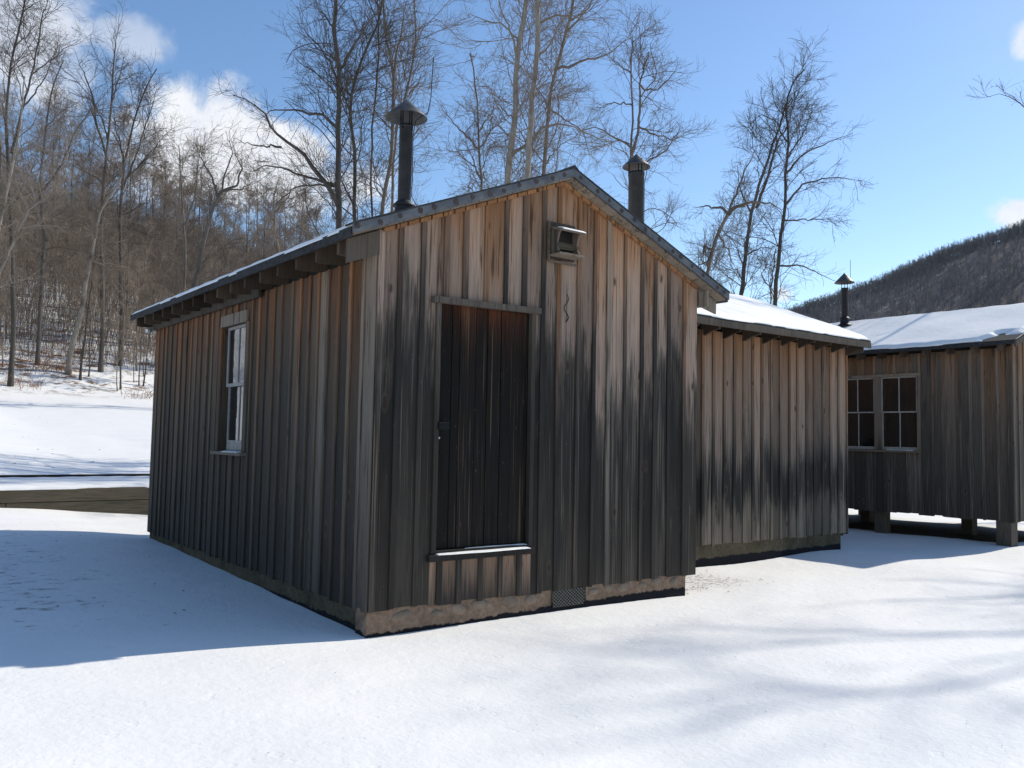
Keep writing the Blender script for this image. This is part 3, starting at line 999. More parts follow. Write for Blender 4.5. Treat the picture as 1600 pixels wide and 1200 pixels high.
def chimney(name, label, x, y, zb, ztop, r, cap_r, cap_h, gap, wire=None, skirt=None, capwob=.01, rods=4, wr=.0045):
    rt = root("stovepipe_chimney", label, "chimney", (x, y, zb))
    prof = [(r, zb - .06), (r, ztop - .03), (r * 1.06, ztop - .03), (r * 1.06, ztop), (r * .93, ztop), (r * .90, ztop - .12), (.001, ztop - .14)]
    lathe("pipe", prof, x, y, m_pipe, rt)
    if skirt is not None:
        lathe("storm_collar", [(r * 1.0, skirt + .035), (r * 1.65, skirt - .005), (r * 1.7, skirt - .02), (r * 1.02, skirt - .012)], x, y, m_pipe, rt)
        lathe("flashing", [(r * 1.35, skirt - .03), (r * 1.45, skirt - .10), (r * 2.3, skirt - .13)], x, y, m_pipe, rt)
    lathe("rain_cap", [(.001, ztop + gap + cap_h), (cap_r * .12, ztop + gap + cap_h - .018), (cap_r * .97, ztop + gap + .012), (cap_r, ztop + gap), (cap_r * .96, ztop + gap + .004), (cap_r * .1, ztop + gap + cap_h - .03), (.001, ztop + gap + cap_h - .025)], x, y, m_cap, rt, 32, True, capwob)
    for k in range(rods):
        t = 6.2832 * k / rods + .5
        px, py = x + r * .96 * math.cos(t), y + r * .96 * math.sin(t)
        tube("cap_strut", [(px, py, ztop - .05), (px, py, ztop + gap + cap_h * .55)], .007, m_pipe, rt, 6)
    if wire:
        tube("lightning_wire", wire, wr, m_wire, rt, 6)
    fix_parent(rt)
    return rt


c1 = (.87, 1.15)
rv = RT0[:2]
def c1p(lat, z): return (c1[0] + rv[0] * lat, c1[1] + rv[1] * lat, z)
chimney("c", "tall black stovepipe with wide rusty cone cap on the nearest shed's left roof slope", c1[0], c1[1], 3.30, 4.235, .062, .20, .185, .065,
        wire=[c1p(.24, 3.42), c1p(.12, 3.47), c1p(.07, 3.55), c1p(.068, 4.15), c1p(.09, 4.28), c1p(.15, 4.33), c1p(.20, 4.36), c1p(.225, 4.50), c1p(.24, 4.90)], skirt=3.475)
c2 = (3.27, .50)
def c2p(lat, z): return (c2[0] + rv[0] * lat, c2[1] + rv[1] * lat, z)
chimney("c", "stout black stovepipe with small domed cap behind the right rake of the nearest shed", c2[0], c2[1], 3.10, 4.12, .082, .148, .15, .055,
        wire=[c2p(.085, 3.2), c2p(.088, 4.02), c2p(.12, 4.20), c2p(.17, 4.27), c2p(.18, 4.65)], rods=3, wr=.003)
chimney("c", "thin black stovepipe with cone cap on the snowy roof of the raised cabin", 12.07, 3.5, 3.62, 4.36, .062, .19, .20, .10,
        wire=[(12.14, 3.45, 4.25), (12.16, 3.43, 4.46), (12.16, 3.43, 4.92)], skirt=3.76, rods=3)

# ================================================================== SHED 2 (annex)
X20, X2, Y2, Y2B = 4.30, 8.21, 1.13, 4.79
s2 = root("plank_annex", "middle board and batten shed with a black stained band across its lower boards", "shed", (6.25, 1.13, -.18))
YM = (Y2 + Y2B) / 2


def soff2(y): return 2.865 + SL * (YM - Y2) - SL * abs(y - YM)


wall(s2, (X20, Y2, 0), (1, 0), (0, -1), X2 - X20, .06, lambda s: 2.69, [], m_s2, m_s2_bat)
zt2 = lambda s: soff2(Y2 + .026 + s)
zt2.breaks = [YM - Y2 - .026]
wall(s2, (X2, Y2 + .026, 0), (0, 1), (1, 0), Y2B - Y2 - .026, .06, zt2, [], m_b3, m_b3_bat)
box("corner_board", X2 + .001, X2 + .021, Y2 - .018, Y2 + .05, .04, 2.70, m_s2_bat, s2, bevel=.002)
box("wall", X20 + .02, X2 - .03, Y2 + .03, Y2B - .02, .02, 2.68, m_core, s2)
prism("gable_core", [(X2 - .07, Y2 + .04, 2.69), (X2 - .07, Y2B - .03, 2.69), (X2 - .07, YM, 2.69 + SL * (YM - Y2) - .03)], np.array([0, 0, 0]), np.array([.04, 0, 0]), m_core, s2)
prism("gable_core", [(X20 + .03, Y2 + .04, 2.69), (X20 + .03, Y2B - .03, 2.69), (X20 + .03, YM, 2.69 + SL * (YM - Y2) - .03)], np.array([0, 0, 0]), np.array([.04, 0, 0]), m_s2, s2)
box("foundation", X20 + .05, X2 - .11, Y2 + .02, Y2 + .2, -.6, .10, m_found2, s2, bevel=.006)
box("foundation", X2 - .28, X2 - .11, Y2 + .21, Y2B - .05, -.6, .10, m_found2, s2)
OV2 = .29
XE = 8.36
XS = 4.12
for side in (-1, 1):
    ye = (Y2 - OV2) if side < 0 else (Y2B + OV2)
    y0, y1 = YM, ye
    poly = [(0, y0, soff2(y0)), (0, y1, soff2(y1)), (0, y1, soff2(y1) + .03), (0, y0, soff2(y0) + .03)]
    prism("roof_deck", poly, np.array([XS, 0, 0]), np.array([XE - .02, 0, 0]), m_raft, s2)
    poly = [(0, y0, soff2(y0) + .034), (0, y1 + side * .012, soff2(y1) + .030), (0, y1 + side * .012, soff2(y1) + .055), (0, y0, soff2(y0) + .058)]
    prism("roofing_felt", poly, np.array([XS, 0, 0]), np.array([XE, 0, 0]), m_roofing, s2)
    poly = [(0, y0, soff2(y0) - .045), (0, y1, soff2(y1) - .045), (0, y1, soff2(y1) + .029), (0, y0, soff2(y0) + .029)]
    prism("rake_board", poly, np.array([XE - .018, 0, 0]), np.array([XE, 0, 0]), m_trim, s2)
    box("eave_fascia", XS, XE + .0, y1 - .0 if side > 0 else y1 - .022, y1 + .022 if side > 0 else y1 - .001, soff2(y1) - .055, soff2(y1) + .028, m_trim, s2, bevel=.003)
x = 4.7
while x < X2 + .1:
    poly = [(0, Y2 + .02, soff2(Y2) - .004), (0, Y2 - .26, soff2(Y2 - .26) - .004), (0, Y2 - .26, soff2(Y2 - .26) - .085), (0, Y2 - .16, soff2(Y2 - .16) - .14), (0, Y2 + .02, 2.60)]
    prism("rafter", poly, np.array([x - .02, 0, 0]), np.array([x + .02, 0, 0]), m_raft, s2)
    x += .392
prism("eave_return_board", [(0, Y2 - .27, soff2(Y2 - .27) - .13), (0, Y2 - .0, 2.60), (0, Y2, soff2(Y2) - .005), (0, Y2 - .27, soff2(Y2 - .27) - .005)], np.array([X2 + .0, 0, 0]), np.array([X2 + .022, 0, 0]), m_trim, s2)
V2 = np.array([0, 1, SL]); V2 /= np.linalg.norm(V2)
ys = Y2 - OV2 - .01
roof_snow("roof_snow", (XS, ys, soff2(ys) + .058), (1, 0, 0), V2, XE - XS - .02, (YM - ys) * sl_n, 0, s2, nu=220, nv=50, thick=.055, edge=.10, seed=8)
roof_snow("roof_snow", (XS, YM, soff2(YM) + .058), (1, 0, 0), (0, V2[1], -V2[2]), XE - XS - .02, (Y2B + OV2 - YM) * sl_n, 0, s2, nu=60, nv=40, thick=.055, edge=.10, seed=9)
fix_parent(s2)

# ================================================================== BUILDING 3 (raised cabin)
X3, Y3, L3, W3 = 10.76, -.06, 8.2, 3.5
cb = root("raised_cabin", "grey brown cabin raised on short piers at right with a pair of paned windows", "cabin", (12.5, -.06, -.18))
XM = X3 + W3 / 2


def soff3(x): return 3.07 + .40 * (XM - X3) - .385 - .40 * abs(x - XM) + .30


WZ0, WZ1, WY0, WY1 = 1.24, 2.47, 1.40, 2.78
zl3 = lambda s: 2.84
wall(cb, (X3, Y3 + .026, 0), (0, 1), (-1, 0), L3 - .026, .20, zl3, [(WY0 - Y3 - .026, WY1 - Y3 - .026, WZ0, WZ1)], m_b3, m_b3_bat)
zt3 = lambda s: soff3(X3 + s)
zt3.breaks = [W3 / 2]
wall(cb, (X3, Y3, 0), (1, 0), (0, -1), W3, .20, zt3, [], m_b3, m_b3_bat)
box("corner_board", X3 - .021, X3 - .0005, Y3 - .001, Y3 + .07, .19, 2.86, m_b3_bat, cb, bevel=.002)
box("corner_board", X3 + .001, X3 + .07, Y3 - .021, Y3 - .0005, .19, 2.88, m_b3_bat, cb, bevel=.002)
core = [box_vf(X3 + .03, X3 + .09, Y3 + .09, WY0, .25, 2.86), box_vf(X3 + .03, X3 + .09, WY1, L3 + Y3 - .09, .25, 2.86), box_vf(X3 + .03, X3 + .09, WY0, WY1, .25, WZ0), box_vf(X3 + .03, X3 + .09, WY0, WY1, WZ1, 2.86),
        box_vf(X3 + .03, X3 + W3 - .03, Y3 + .03, Y3 + .08, .25, 2.86), box_vf(X3 + .03, X3 + W3 - .03, Y3 + L3 - .08, Y3 + L3 - .03, .25, 2.86)]
v, f = join_vf(core)
mesh_obj("wall", v, f, m_core, cb)
box("side_wall", X3 + W3 - .06, X3 + W3, Y3 + .09, Y3 + L3 - .09, .2, 2.84, m_b3, cb)
prism("gable_core", [(X3 + .04, Y3 + .03, 2.87), (X3 + W3 - .04, Y3 + .03, 2.87), (XM, Y3 + .03, soff3(XM) - .04)], np.array([0, 0, 0]), np.array([0, .04, 0]), m_core, cb)
box("floor_frame", X3 + .03, X3 + W3 - .02, Y3 + .04, Y3 + L3 - .04, .21, .245, m_raft, cb)
# windows: pair of two-over-two sashes
box("window_header", X3 - .030, X3 - .001, WY0 - .06, WY1 + .03, WZ1, WZ1 + .05, m_frame, cb, bevel=.003)
box("window_sill", X3 - .055, X3 + .03, WY0 - .05, WY1 + .03, WZ0 - .040, WZ0 - .004, m_frame, cb, bevel=.003)
box("window_casing", X3 - .028, X3 - .001, WY0 - .052, WY0, WZ0 - .003, WZ1 - .001, m_frame, cb, bevel=.003)
box("window_casing", X3 - .028, X3 - .001, WY1, WY1 + .06, WZ0 - .003, WZ1 - .001, m_frame, cb, bevel=.003)
box("window_mullion", X3 - .024, X3 + .06, 2.035, 2.145, WZ0 - .003, WZ1 - .001, m_frame, cb, bevel=.003)
for (a, b) in ((WY0, 2.033), (2.147, WY1)):
    for (z0, z1, xs) in ((1.865, WZ1, X3 + .005), (WZ0, 1.895, X3 + .030)):
        box("window_sash", xs, xs + .02, a + .001, a + .026, z0, z1, m_sash, cb)
        box("window_sash", xs, xs + .02, b - .026, b - .001, z0, z1, m_sash, cb)
        box("window_sash", xs - .001, xs + .019, a + .027, b - .027, z0, z0 + (.022 if z0 > 1.5 else .05), m_sash, cb)
        box("window_sash", xs - .001, xs + .019, a + .027, b - .027, z1 - .022, z1, m_sash, cb)
        ym = (a + b) / 2
        box("window_muntin", xs + .001, xs + .017, ym - .009, ym + .009, z0 + (.023 if z0 > 1.5 else .051), z1 - .023, m_sash, cb)
        for (p0, p1) in ((a + .027, ym - .0095), (ym + .0095, b - .027)):
            box("window_pane", xs + .007, xs + .010, p0, p1, z0 + (.023 if z0 > 1.5 else .051), z1 - .023, m_glass, cb)
roof_snow("sill_snow", (X3 - .05, 1.45, WZ0 - .003), (1, 0, 0), (0, 1, 0), .06, .5, 0, cb, nu=8, nv=20, thick=.012, edge=.02, seed=3)
# eaves
OX3 = .30
OY3 = .16
YE3 = Y3 + L3 + .2
for side in (-1, 1):
    xe = X3 - OX3 if side < 0 else X3 + W3 + OX3
    poly = [(XM, 0, soff3(XM)), (xe, 0, soff3(xe)), (xe, 0, soff3(xe) + .03), (XM, 0, soff3(XM) + .03)]
    prism("roof_deck", poly, np.array([0, Y3 - OY3, 0]), np.array([0, YE3, 0]), m_raft, cb)
    poly = [(XM, 0, soff3(XM) + .034), (xe + side * .012, 0, soff3(xe) + .031), (xe + side * .012, 0, soff3(xe) + .052), (XM, 0, soff3(XM) + .056)]
    prism("roofing_felt", poly, np.array([0, Y3 - OY3 - .012, 0]), np.array([0, YE3, 0]), m_roofing, cb)
    poly = [(XM, 0, soff3(XM) - .06), (xe, 0, soff3(xe) - .06), (xe, 0, soff3(xe) + .032), (XM, 0, soff3(XM) + .032)]
    prism("rake_board", poly, np.array([0, Y3 - OY3 - .022, 0]), np.array([0, Y3 - OY3 - .001, 0]), m_trim, cb)
    x0, x1 = (xe - .02, xe - .001) if side < 0 else (xe + .001, xe + .02)
    box("eave_fascia", x0, x1, Y3 - OY3, YE3, soff3(xe) - .012, soff3(xe) + .045, m_roofing, cb, bevel=.003)
y = .04
while y < L3:
    zz = soff3(X3 - .22)
    poly = [(X3 + .02, 0, soff3(X3) - .004), (X3 - .22, 0, zz - .004), (X3 - .22, 0, zz - .07), (X3 - .17, 0, zz - .125), (X3 + .02, 0, 2.80)]
    prism("rafter", poly, np.array([0, y - .022, 0]), np.array([0, y + .022, 0]), m_raft, cb)
    y += .383
box("eave_blocking", X3 + .024, X3 + .05, Y3 + .03, L3, 2.84, soff3(X3) - .01, m_core, cb)
U3 = np.array([1, 0, .40]); U3 /= np.linalg.norm(U3)
xs = X3 - OX3 - .01
def bare3(A, B):
    # wind-bared felt at the near eave corner
    d = np.hypot(A / .62, B / .50) + .10 * np.sin(A * 14) + .08 * np.sin(B * 23 + A * 5)
    return sst(.72, 1.0, d)
roof_snow("roof_snow", (xs, Y3 - OY3 - .01, soff3(xs) + .054), (0, 1, 0), U3, L3 + .3, (XM - xs) * sl_n, 0, cb, nu=340, nv=70, thick=.055, edge=.09, seed=12, bare=bare3)
roof_snow("roof_snow", (XM, Y3 - OY3 - .01, soff3(XM) + .055), (0, 1, 0), (U3[0], 0, -U3[2]), L3 + .3, (XM - xs) * sl_n, 0, cb, nu=60, nv=30, thick=.055, edge=.09, seed=13)
for (px, py) in ((10.88, .10), (10.93, 2.12), (10.90, 4.3), (10.9, 6.5), (12.42, 1.36), (12.75, 3.45), (12.5, 5.6), (14.1, .10), (14.1, 2.15), (14.1, 4.3), (14.1, 6.5)):
    hw = .11 if py < .2 and px < 11 else .095
    box("pier", px - hw, px + hw, py - hw, py + hw, -.7, .209, m_pier, cb, bevel=.006)
fix_parent(cb)

# ================================================================== low boardwalk left
bw = root("timber_boardwalk", "low timber edged walkway under snow crossing behind the nearest shed at left", "boardwalk", (-3, 10.4, 0))
x = -9.0
for ln in (3.65, 3.65, 3.65):
    box("edge_beam", x + .004, x + ln - .004, 10.40, 10.50, .100, .318, m_beam, bw, bevel=.012)
    box("lower_beam", x + .6, x + ln + .592, 10.412, 10.50, -.28, .094, m_beam, bw, bevel=.012)
    x += ln
x = -9.0
for i in range(50):
    box("deck_plank", x + .005, x + .205, 10.51, 13.6, .27, .305, m_beam, bw)
    x += .22
box("back_kerb", -9.0, 1.95, 13.62, 13.72, .10, .395, m_core, bw)
roof_snow("deck_snow", (-9.0, 10.385, .306), (1, 0, 0), (0, 1, 0), 10.95, 3.22, 0, bw, nu=160, nv=30, thick=.055, edge=.05, seed=15)
fix_parent(bw)


# ================================================================== trees
def interp(path, rad, t):
    """path (N,P,3) rad (N,P) t (N,) -> pos, dir, radius"""
    n, p, _ = path.shape
    x = np.clip(t, 0, .999) * (p - 1)
    i = x.astype(int); f = (x - i)[:, None]
    a = path[np.arange(n), i]; b = path[np.arange(n), i + 1]
    pos = a + (b - a) * f
    d = b - a
    d /= np.linalg.norm(d, axis=1)[:, None] + 1e-9
    r = rad[np.arange(n), i] * (1 - f[:, 0]) + rad[np.arange(n), i + 1] * f[:, 0]
    return pos, d, r


def resample(pts, n):
    pts = np.array(pts, float)
    seg = np.linalg.norm(np.diff(pts, axis=0), axis=1)
    s = np.concatenate([[0], np.cumsum(seg)])
    q = np.linspace(0, s[-1], n)
    return np.stack([np.interp(q, s, pts[:, k]) for k in range(3)], -1)


def sprout(paths, rads, K, lmin, lmax, tmin, ang, P, wig, up, rmax, rmin, r, power=1.0, taper=.55):
    """grow K children on parents, chosen by length; returns paths (K,P,3), radii"""
    ln = np.linalg.norm(np.diff(paths, axis=1), axis=2).sum(1)
    pr = ln ** power; pr /= pr.sum()
    idx = r.choice(len(paths), K, p=pr)
    t = tmin + (1 - tmin) * r.random(K) ** .85
    pos, d, pr_ = interp(paths[idx], rads[idx], t)
    rv_ = r.normal(size=(K, 3))
    side = rv_ - (rv_ * d).sum(1)[:, None] * d
    side /= np.linalg.norm(side, axis=1)[:, None] + 1e-9
    a = np.radians(r.uniform(ang[0], ang[1], K))[:, None]
    dirn = d * np.cos(a) + side * np.sin(a)
    length = r.uniform(lmin, lmax, K) * (1 - taper * t)
    step = (length / (P - 1))[:, None]
    out_ = np.empty((K, P, 3)); out_[:, 0] = pos
    bias = r.normal(size=(K, 3)) * wig * .5
    for i in range(1, P):
        dirn = dirn + r.normal(size=(K, 3)) * wig + bias + np.array([0, 0, up])
        dirn /= np.linalg.norm(dirn, axis=1)[:, None]
        out_[:, i] = out_[:, i - 1] + dirn * step
    r0 = np.minimum(np.clip(length / lmax, .35, 1) * rmax, pr_ * .8)
    rr = r0[:, None] + (rmin - r0)[:, None] * np.linspace(0, 1, P)[None]
    rr = np.maximum(rr, rmin * .8)
    return out_, rr


def tubes_np(paths, rads, S):
    n, p, _ = paths.shape
    T = np.gradient(paths, axis=1)
    T /= np.linalg.norm(T, axis=2)[..., None] + 1e-9
    ref = np.array([.37, .61, .70])
    A = np.cross(T, ref); A /= np.linalg.norm(A, axis=2)[..., None] + 1e-9
    B = np.cross(T, A)
    th = np.arange(S) * 2 * math.pi / S
    V = paths[:, :, None] + rads[:, :, None, None] * (np.cos(th)[None, None, :, None] * A[:, :, None] + np.sin(th)[None, None, :, None] * B[:, :, None])
    V = V.reshape(-1, 3)
    i, j, k = np.meshgrid(np.arange(n), np.arange(p - 1), np.arange(S), indexing="ij")
    a = i * p * S + j * S + k
    b = i * p * S + j * S + (k + 1) % S
    Q = np.stack([a, b, b + S, a + S], -1).reshape(-1, 4)
    return V, Q


def build_tubes(name, groups, mat):
    VV, QQ, o = [], [], 0
    for pth, rd, S in groups:
        v, q = tubes_np(pth, rd, S)
        VV.append(v); QQ.append(q + o); o += len(v)
    return np_mesh(name, np.concatenate(VV), np.concatenate(QQ), mat)


def tree_from_px(name, label, stems, limbs, D, mt, mtw, seed, dens=1.0, size=1.0, group=None, cat="tree", spread=1.0, gnarl=.16):
    """stems and limbs: [(pixel polyline, w0, w1)]; widths in photo pixels. The tree stands D metres ahead with its own depth."""
    dens = dens * (.92 if D < 40 else .72)
    r = np.random.default_rng(seed)
    base = at(*stems[0][0][0], D)
    bz = float(terrain(base[0], base[1]))
    loc = np.array([base[0], base[1], bz])
    fw = np.array([FW[0], FW[1], 0]); fw /= np.linalg.norm(fw)

    def conv(pl, w0, w1, n, depthwander, start=None):
        pts = [at(u_, w_, D) for (u_, w_) in pl]
        pth = resample(pts, n)
        dd = np.cumsum(r.normal(0, depthwander, n)); dd -= dd[0]
        sgn = r.choice([-1, 1])
        dd = dd + sgn * np.linspace(0, depthwander * 6, n)
        pth = pth + dd[:, None] * fw
        jit_ = r.normal(0, .018, (n, 3)); jit_[0] = 0
        pth = pth + jit_
        rad = np.linspace(w0, w1, n) / 2 / FPX * D
        return pth, rad

    P1 = 22
    sp, sr = [], []
    for k_, (pl, w0, w1) in enumerate(stems):
        pth, rad = conv(pl, w0, w1, P1, .03)
        if k_ == 0 or pl[0][1] > stems[0][0][0][1] - 25:
            b0 = pth[0].copy(); b0[2] = float(terrain(b0[0], b0[1])) - .15
            ext = np.linspace(b0, pth[0], 6)[:-1]
            pth = resample(np.concatenate([ext, pth]), P1 + 6)
            h_ = np.linalg.norm(pth - pth[0], axis=1)
            rad = np.interp(np.linspace(0, 1, P1 + 6), np.linspace(0.2, 1, P1), rad)
            rad[:3] *= np.array([1.5, 1.2, 1.07])
        else:
            pth = resample(pth, P1 + 6); rad = np.interp(np.linspace(0, 1, P1 + 6), np.linspace(0, 1, P1), rad)
        sp.append(pth - loc); sr.append(rad)
    sp, sr = np.array(sp), np.array(sr)
    lp, lr = [], []
    for (pl, w0, w1) in limbs:
        pth, rad = conv(pl, w0 * 1.1, max(.5, w1 * .4), 14, .07)
        # start on the nearest stem point
        allp = (sp + loc).reshape(-1, 3)
        sh = allp[np.argmin(np.linalg.norm((allp - pth[0]) * np.array([1, 1, 1]), axis=1))]
        dd = sh - pth[0]
        if np.linalg.norm(dd) < 1.0:
            pth = pth + dd * np.linspace(1, 0, 14)[:, None] ** 2
        lp.append(pth - loc); lr.append(rad)
    groups_t = [(sp, sr, 9)]
    par_p, par_r = sp, sr
    sc_ = D / 24.0
    L1p, L1r = sprout(sp, sr, int(34 * dens) + 6, .9 * size * sc_, 3.4 * size * sc_, .30, (25, 65), 10, gnarl, .07, .032 * sc_ * size, .010, r)
    all1p, all1r = L1p, L1r
    gc = [(L1p, L1r, 5)]
    if lp:
        lp, lr = np.array(lp), np.array(lr)
        gc.append((lp, lr, 7))
        lpr = np.array([resample(p_, 10) for p_ in lp])
        lrr = np.array([np.interp(np.linspace(0, 1, 10), np.linspace(0, 1, 14), q_) for q_ in lr])
        all1p = np.concatenate([L1p, lpr]); all1r = np.concatenate([L1r, lrr])
    L2p, L2r = sprout(all1p, all1r, int(280 * dens), .5 * size * sc_, 1.9 * size * sc_, .15, (25, 65), 7, gnarl, .05, .013 * sc_, .0055, r)
    L3p, L3r = sprout(L2p, L2r, int(1500 * dens), .3 * size * sc_, 1.15 * size * sc_, .12, (20, 60), 4, gnarl, .035, .0062 * sc_, .0032, r)
    L4p, L4r = sprout(L3p, L3r, int(3000 * dens), .14 * size * sc_, .5 * size * sc_, .1, (20, 55), 2, gnarl, .02, .0036 * sc_, .0022, r)
    gc += [(L2p, L2r, 4), (L3p, L3r, 3), (L4p, L4r, 3)]
    rt = root(name, label, cat, tuple(loc), group)
    link(bpy.data.objects.new("trunk", build_tubes("trunk", groups_t, mt)), rt)
    link(bpy.data.objects.new("crown", build_tubes("crown", gc, mtw)), rt)
    return rt


T = tree_from_px
T("bare_tree", "tall dark bare tree behind the left roof slope with a long limb sweeping left",
  [([(530, 360), (529, 300), (528, 220), (530, 140), (531, 100), (522, 60), (528, 0), (531, -70)], 12, 5)],
  [([(528, 335), (505, 290), (480, 252), (445, 226), (432, 212), (425, 190), (395, 172), (378, 168)], 8, 2.5),
   ([(497, 278), (460, 265), (420, 256), (392, 262)], 5, 2), ([(508, 303), (490, 297), (460, 303), (432, 325)], 3.5, 1.5),
   ([(440, 230), (415, 233), (385, 232)], 3.5, 1.5),
   ([(527, 190), (505, 172), (470, 170), (430, 166), (400, 178)], 5, 2), ([(529, 130), (515, 90), (500, 70), (465, 30)], 4, 1.5),
   ([(531, 112), (550, 80), (570, 45), (592, -5)], 5, 2), ([(524, 60), (505, 20), (480, -10)], 3.5, 1.5)], 24, m_barkd, m_twigd, 101, dens=1.25)
T("bare_tree", "slim dark bare tree just right of the sweeping-limbed tree, bending right near its top",
  [([(554, 352), (554, 290), (552, 220), (546, 172), (552, 130), (570, 80), (590, 40), (600, -10)], 8.5, 3)],
  [([(552, 320), (540, 300), (530, 278), (505, 270)], 3.5, 1.5), ([(548, 180), (535, 140), (520, 110)], 3, 1.5)], 25, m_barkd, m_twigd, 102, dens=.8)
T("bare_tree", "thin straight sapling-like tree leftmost in the clump behind the left stovepipe",
  [([(582, 345), (580, 280), (583, 200), (592, 130), (596, 60), (590, -20)], 4.5, 2)], [], 27, m_barkd, m_twigd, 103, dens=.6, size=.7)
T("bare_tree", "crooked brown tree with a bent lower trunk directly left of the tall stovepipe",
  [([(596, 338), (600, 300), (612, 262), (614, 190), (616, 110), (602, 60), (598, -20)], 9, 3)],
  [([(615, 120), (625, 60), (632, 0)], 4, 2), ([(613, 200), (590, 180), (575, 150)], 3, 1.3)], 26, m_barkm, m_twigm, 104, dens=.9)
T("bare_tree", "narrow tree rising partly behind the tall stovepipe on the left roof slope",
  [([(612, 330), (613, 280), (618, 200), (640, 120), (650, 60), (648, -10)], 6, 2.5)], [([(630, 150), (650, 140), (668, 120)], 2.5, 1)], 28, m_barkm, m_twigm, 105, dens=.8)
T("bare_tree", "small gnarled light brown tree between the tall stovepipe and the roof ridge",
  [([(752, 300), (750, 240), (746, 180), (740, 110), (736, 80)], 6.5, 2)],
  [([(750, 240), (722, 212), (700, 190), (690, 175)], 3.5, 1.2), ([(748, 205), (765, 172), (780, 150)], 3, 1.2), ([(752, 275), (735, 250), (712, 230)], 3, 1.2), ([(748, 225), (775, 205), (792, 190)], 2.5, 1)],
  24, m_barkm, m_twigm, 106, dens=.8, size=.75, gnarl=.24)
T("bare_tree", "thick pale barked tree left of the roof ridge, leaning right with a heavy lower limb",
  [([(793, 295), (797, 240), (805, 200), (806, 150), (806, 100), (815, 50), (822, 0), (827, -60)], 13, 7)],
  [([(797, 242), (815, 226), (832, 214), (850, 192), (870, 188), (895, 193), (925, 202), (950, 215)], 5.5, 1.5),
   ([(806, 102), (798, 60), (783, 20), (770, -20)], 4, 2), ([(812, 60), (790, 40), (750, 28), (720, 30)], 3, 1.2), ([(804, 170), (780, 160), (762, 140)], 3, 1.2)], 23, m_barkp, m_twigm, 107, dens=1.1, gnarl=.2)
T("bare_tree", "straight pale grey trunk rising just left of the ridge peak, branchless low down",
  [([(823, 290), (828, 220), (833, 150), (838, 90), (840, 30), (841, -60)], 11, 7)],
  [([(840, 45), (870, 32), (900, 25), (945, 28)], 4, 1.5), ([(838, 92), (865, 60), (880, 30)], 3, 1.5)], 22, m_barkp, m_twigm, 108, dens=.8)
T("bare_tree", "curving brown tree over the ridge peak with a long limb reaching right",
  [([(848, 285), (854, 205), (860, 140), (868, 110), (880, 70), (892, 20), (902, -40)], 8.5, 4)],
  [([(867, 116), (900, 102), (930, 95), (962, 82), (990, 60)], 4.5, 1.5), ([(858, 160), (885, 178), (910, 200), (925, 230)], 3, 1.2), ([(885, 55), (915, 30), (935, -10)], 3.5, 1.5), ([(850, 250), (880, 225), (905, 215)], 2.5, 1)],
  24, m_barkm, m_twigm, 109, dens=1.1, gnarl=.2)
T("bare_tree", "twin stemmed light brown tree behind the short right stovepipe",
  [([(990, 345), (985, 280), (988, 220), (990, 160), (985, 110), (990, 62)], 7, 2), ([(987, 245), (998, 200), (1000, 130), (1012, 85)], 5, 2)],
  [([(1000, 272), (1025, 250), (1045, 235), (1066, 192)], 3.5, 1.5), ([(1001, 132), (1030, 142), (1052, 120)], 3, 1.2), ([(985, 230), (960, 210), (930, 192), (900, 195)], 3.5, 1.2),
   ([(987, 200), (1015, 215), (1050, 222), (1085, 215)], 3, 1.1), ([(985, 120), (960, 95), (945, 70)], 2.5, 1), ([(988, 160), (960, 150), (930, 160)], 2.5, 1)], 30, m_barkm, m_twigm, 110, dens=1.0, size=.8, gnarl=.22)
T("bare_tree", "low gnarled tan tree with a broad fork, leftmost of the three over the middle shed",
  [([(1102, 440), (1112, 395), (1120, 370), (1128, 350), (1135, 338)], 8, 5)],
  [([(1135, 340), (1125, 325), (1108, 318), (1090, 318)], 5, 2), ([(1135, 340), (1150, 325), (1175, 315), (1210, 315), (1230, 322)], 6, 2.5), ([(1125, 372), (1140, 385), (1160, 405)], 3, 1.5),
   ([(1112, 395), (1100, 385), (1100, 400)], 4, 2), ([(1138, 332), (1150, 300), (1165, 262), (1182, 232)], 4, 1.5), ([(1108, 410), (1085, 420), (1070, 440)], 2.5, 1)], 30, m_barkm, m_twigm, 111, dens=.85, size=.65, gnarl=.24)
T("bare_tree", "slender dark tree leaning right, middle one of the three above the middle shed",
  [([(1157, 460), (1165, 400), (1172, 345), (1180, 310), (1195, 260), (1205, 230), (1218, 190), (1226, 165)], 9, 2.5), ([(1182, 325), (1195, 290), (1205, 250), (1215, 220), (1232, 192)], 5, 2)],
  [([(1165, 400), (1185, 390), (1205, 392)], 2.5, 1), ([(1168, 440), (1150, 420), (1125, 425)], 2, 1), ([(1176, 330), (1155, 290), (1150, 260)], 3, 1.2)], 32, m_barkd, m_twigd, 112, dens=1.0, size=.7)
T("bare_tree", "slender dark tree with branches spreading right over the cabin, nearest the thin stovepipe",
  [([(1210, 478), (1216, 410), (1222, 360), (1229, 325), (1226, 280), (1230, 240), (1232, 210), (1225, 170), (1235, 130), (1255, 112)], 8.5, 2)],
  [([(1230, 280), (1260, 240), (1300, 220), (1335, 205)], 3.5, 1.2), ([(1230, 325), (1255, 290), (1290, 280), (1352, 280)], 3.5, 1.2), ([(1217, 425), (1245, 420), (1280, 430), (1300, 445)], 3, 1.2),
   ([(1228, 335), (1260, 345), (1300, 350)], 2.5, 1), ([(1231, 250), (1250, 215), (1262, 180)], 3, 1.2), ([(1230, 230), (1210, 200), (1180, 190), (1160, 210)], 2.5, 1)], 32, m_barkd, m_twigd, 113, dens=.95, size=.75)
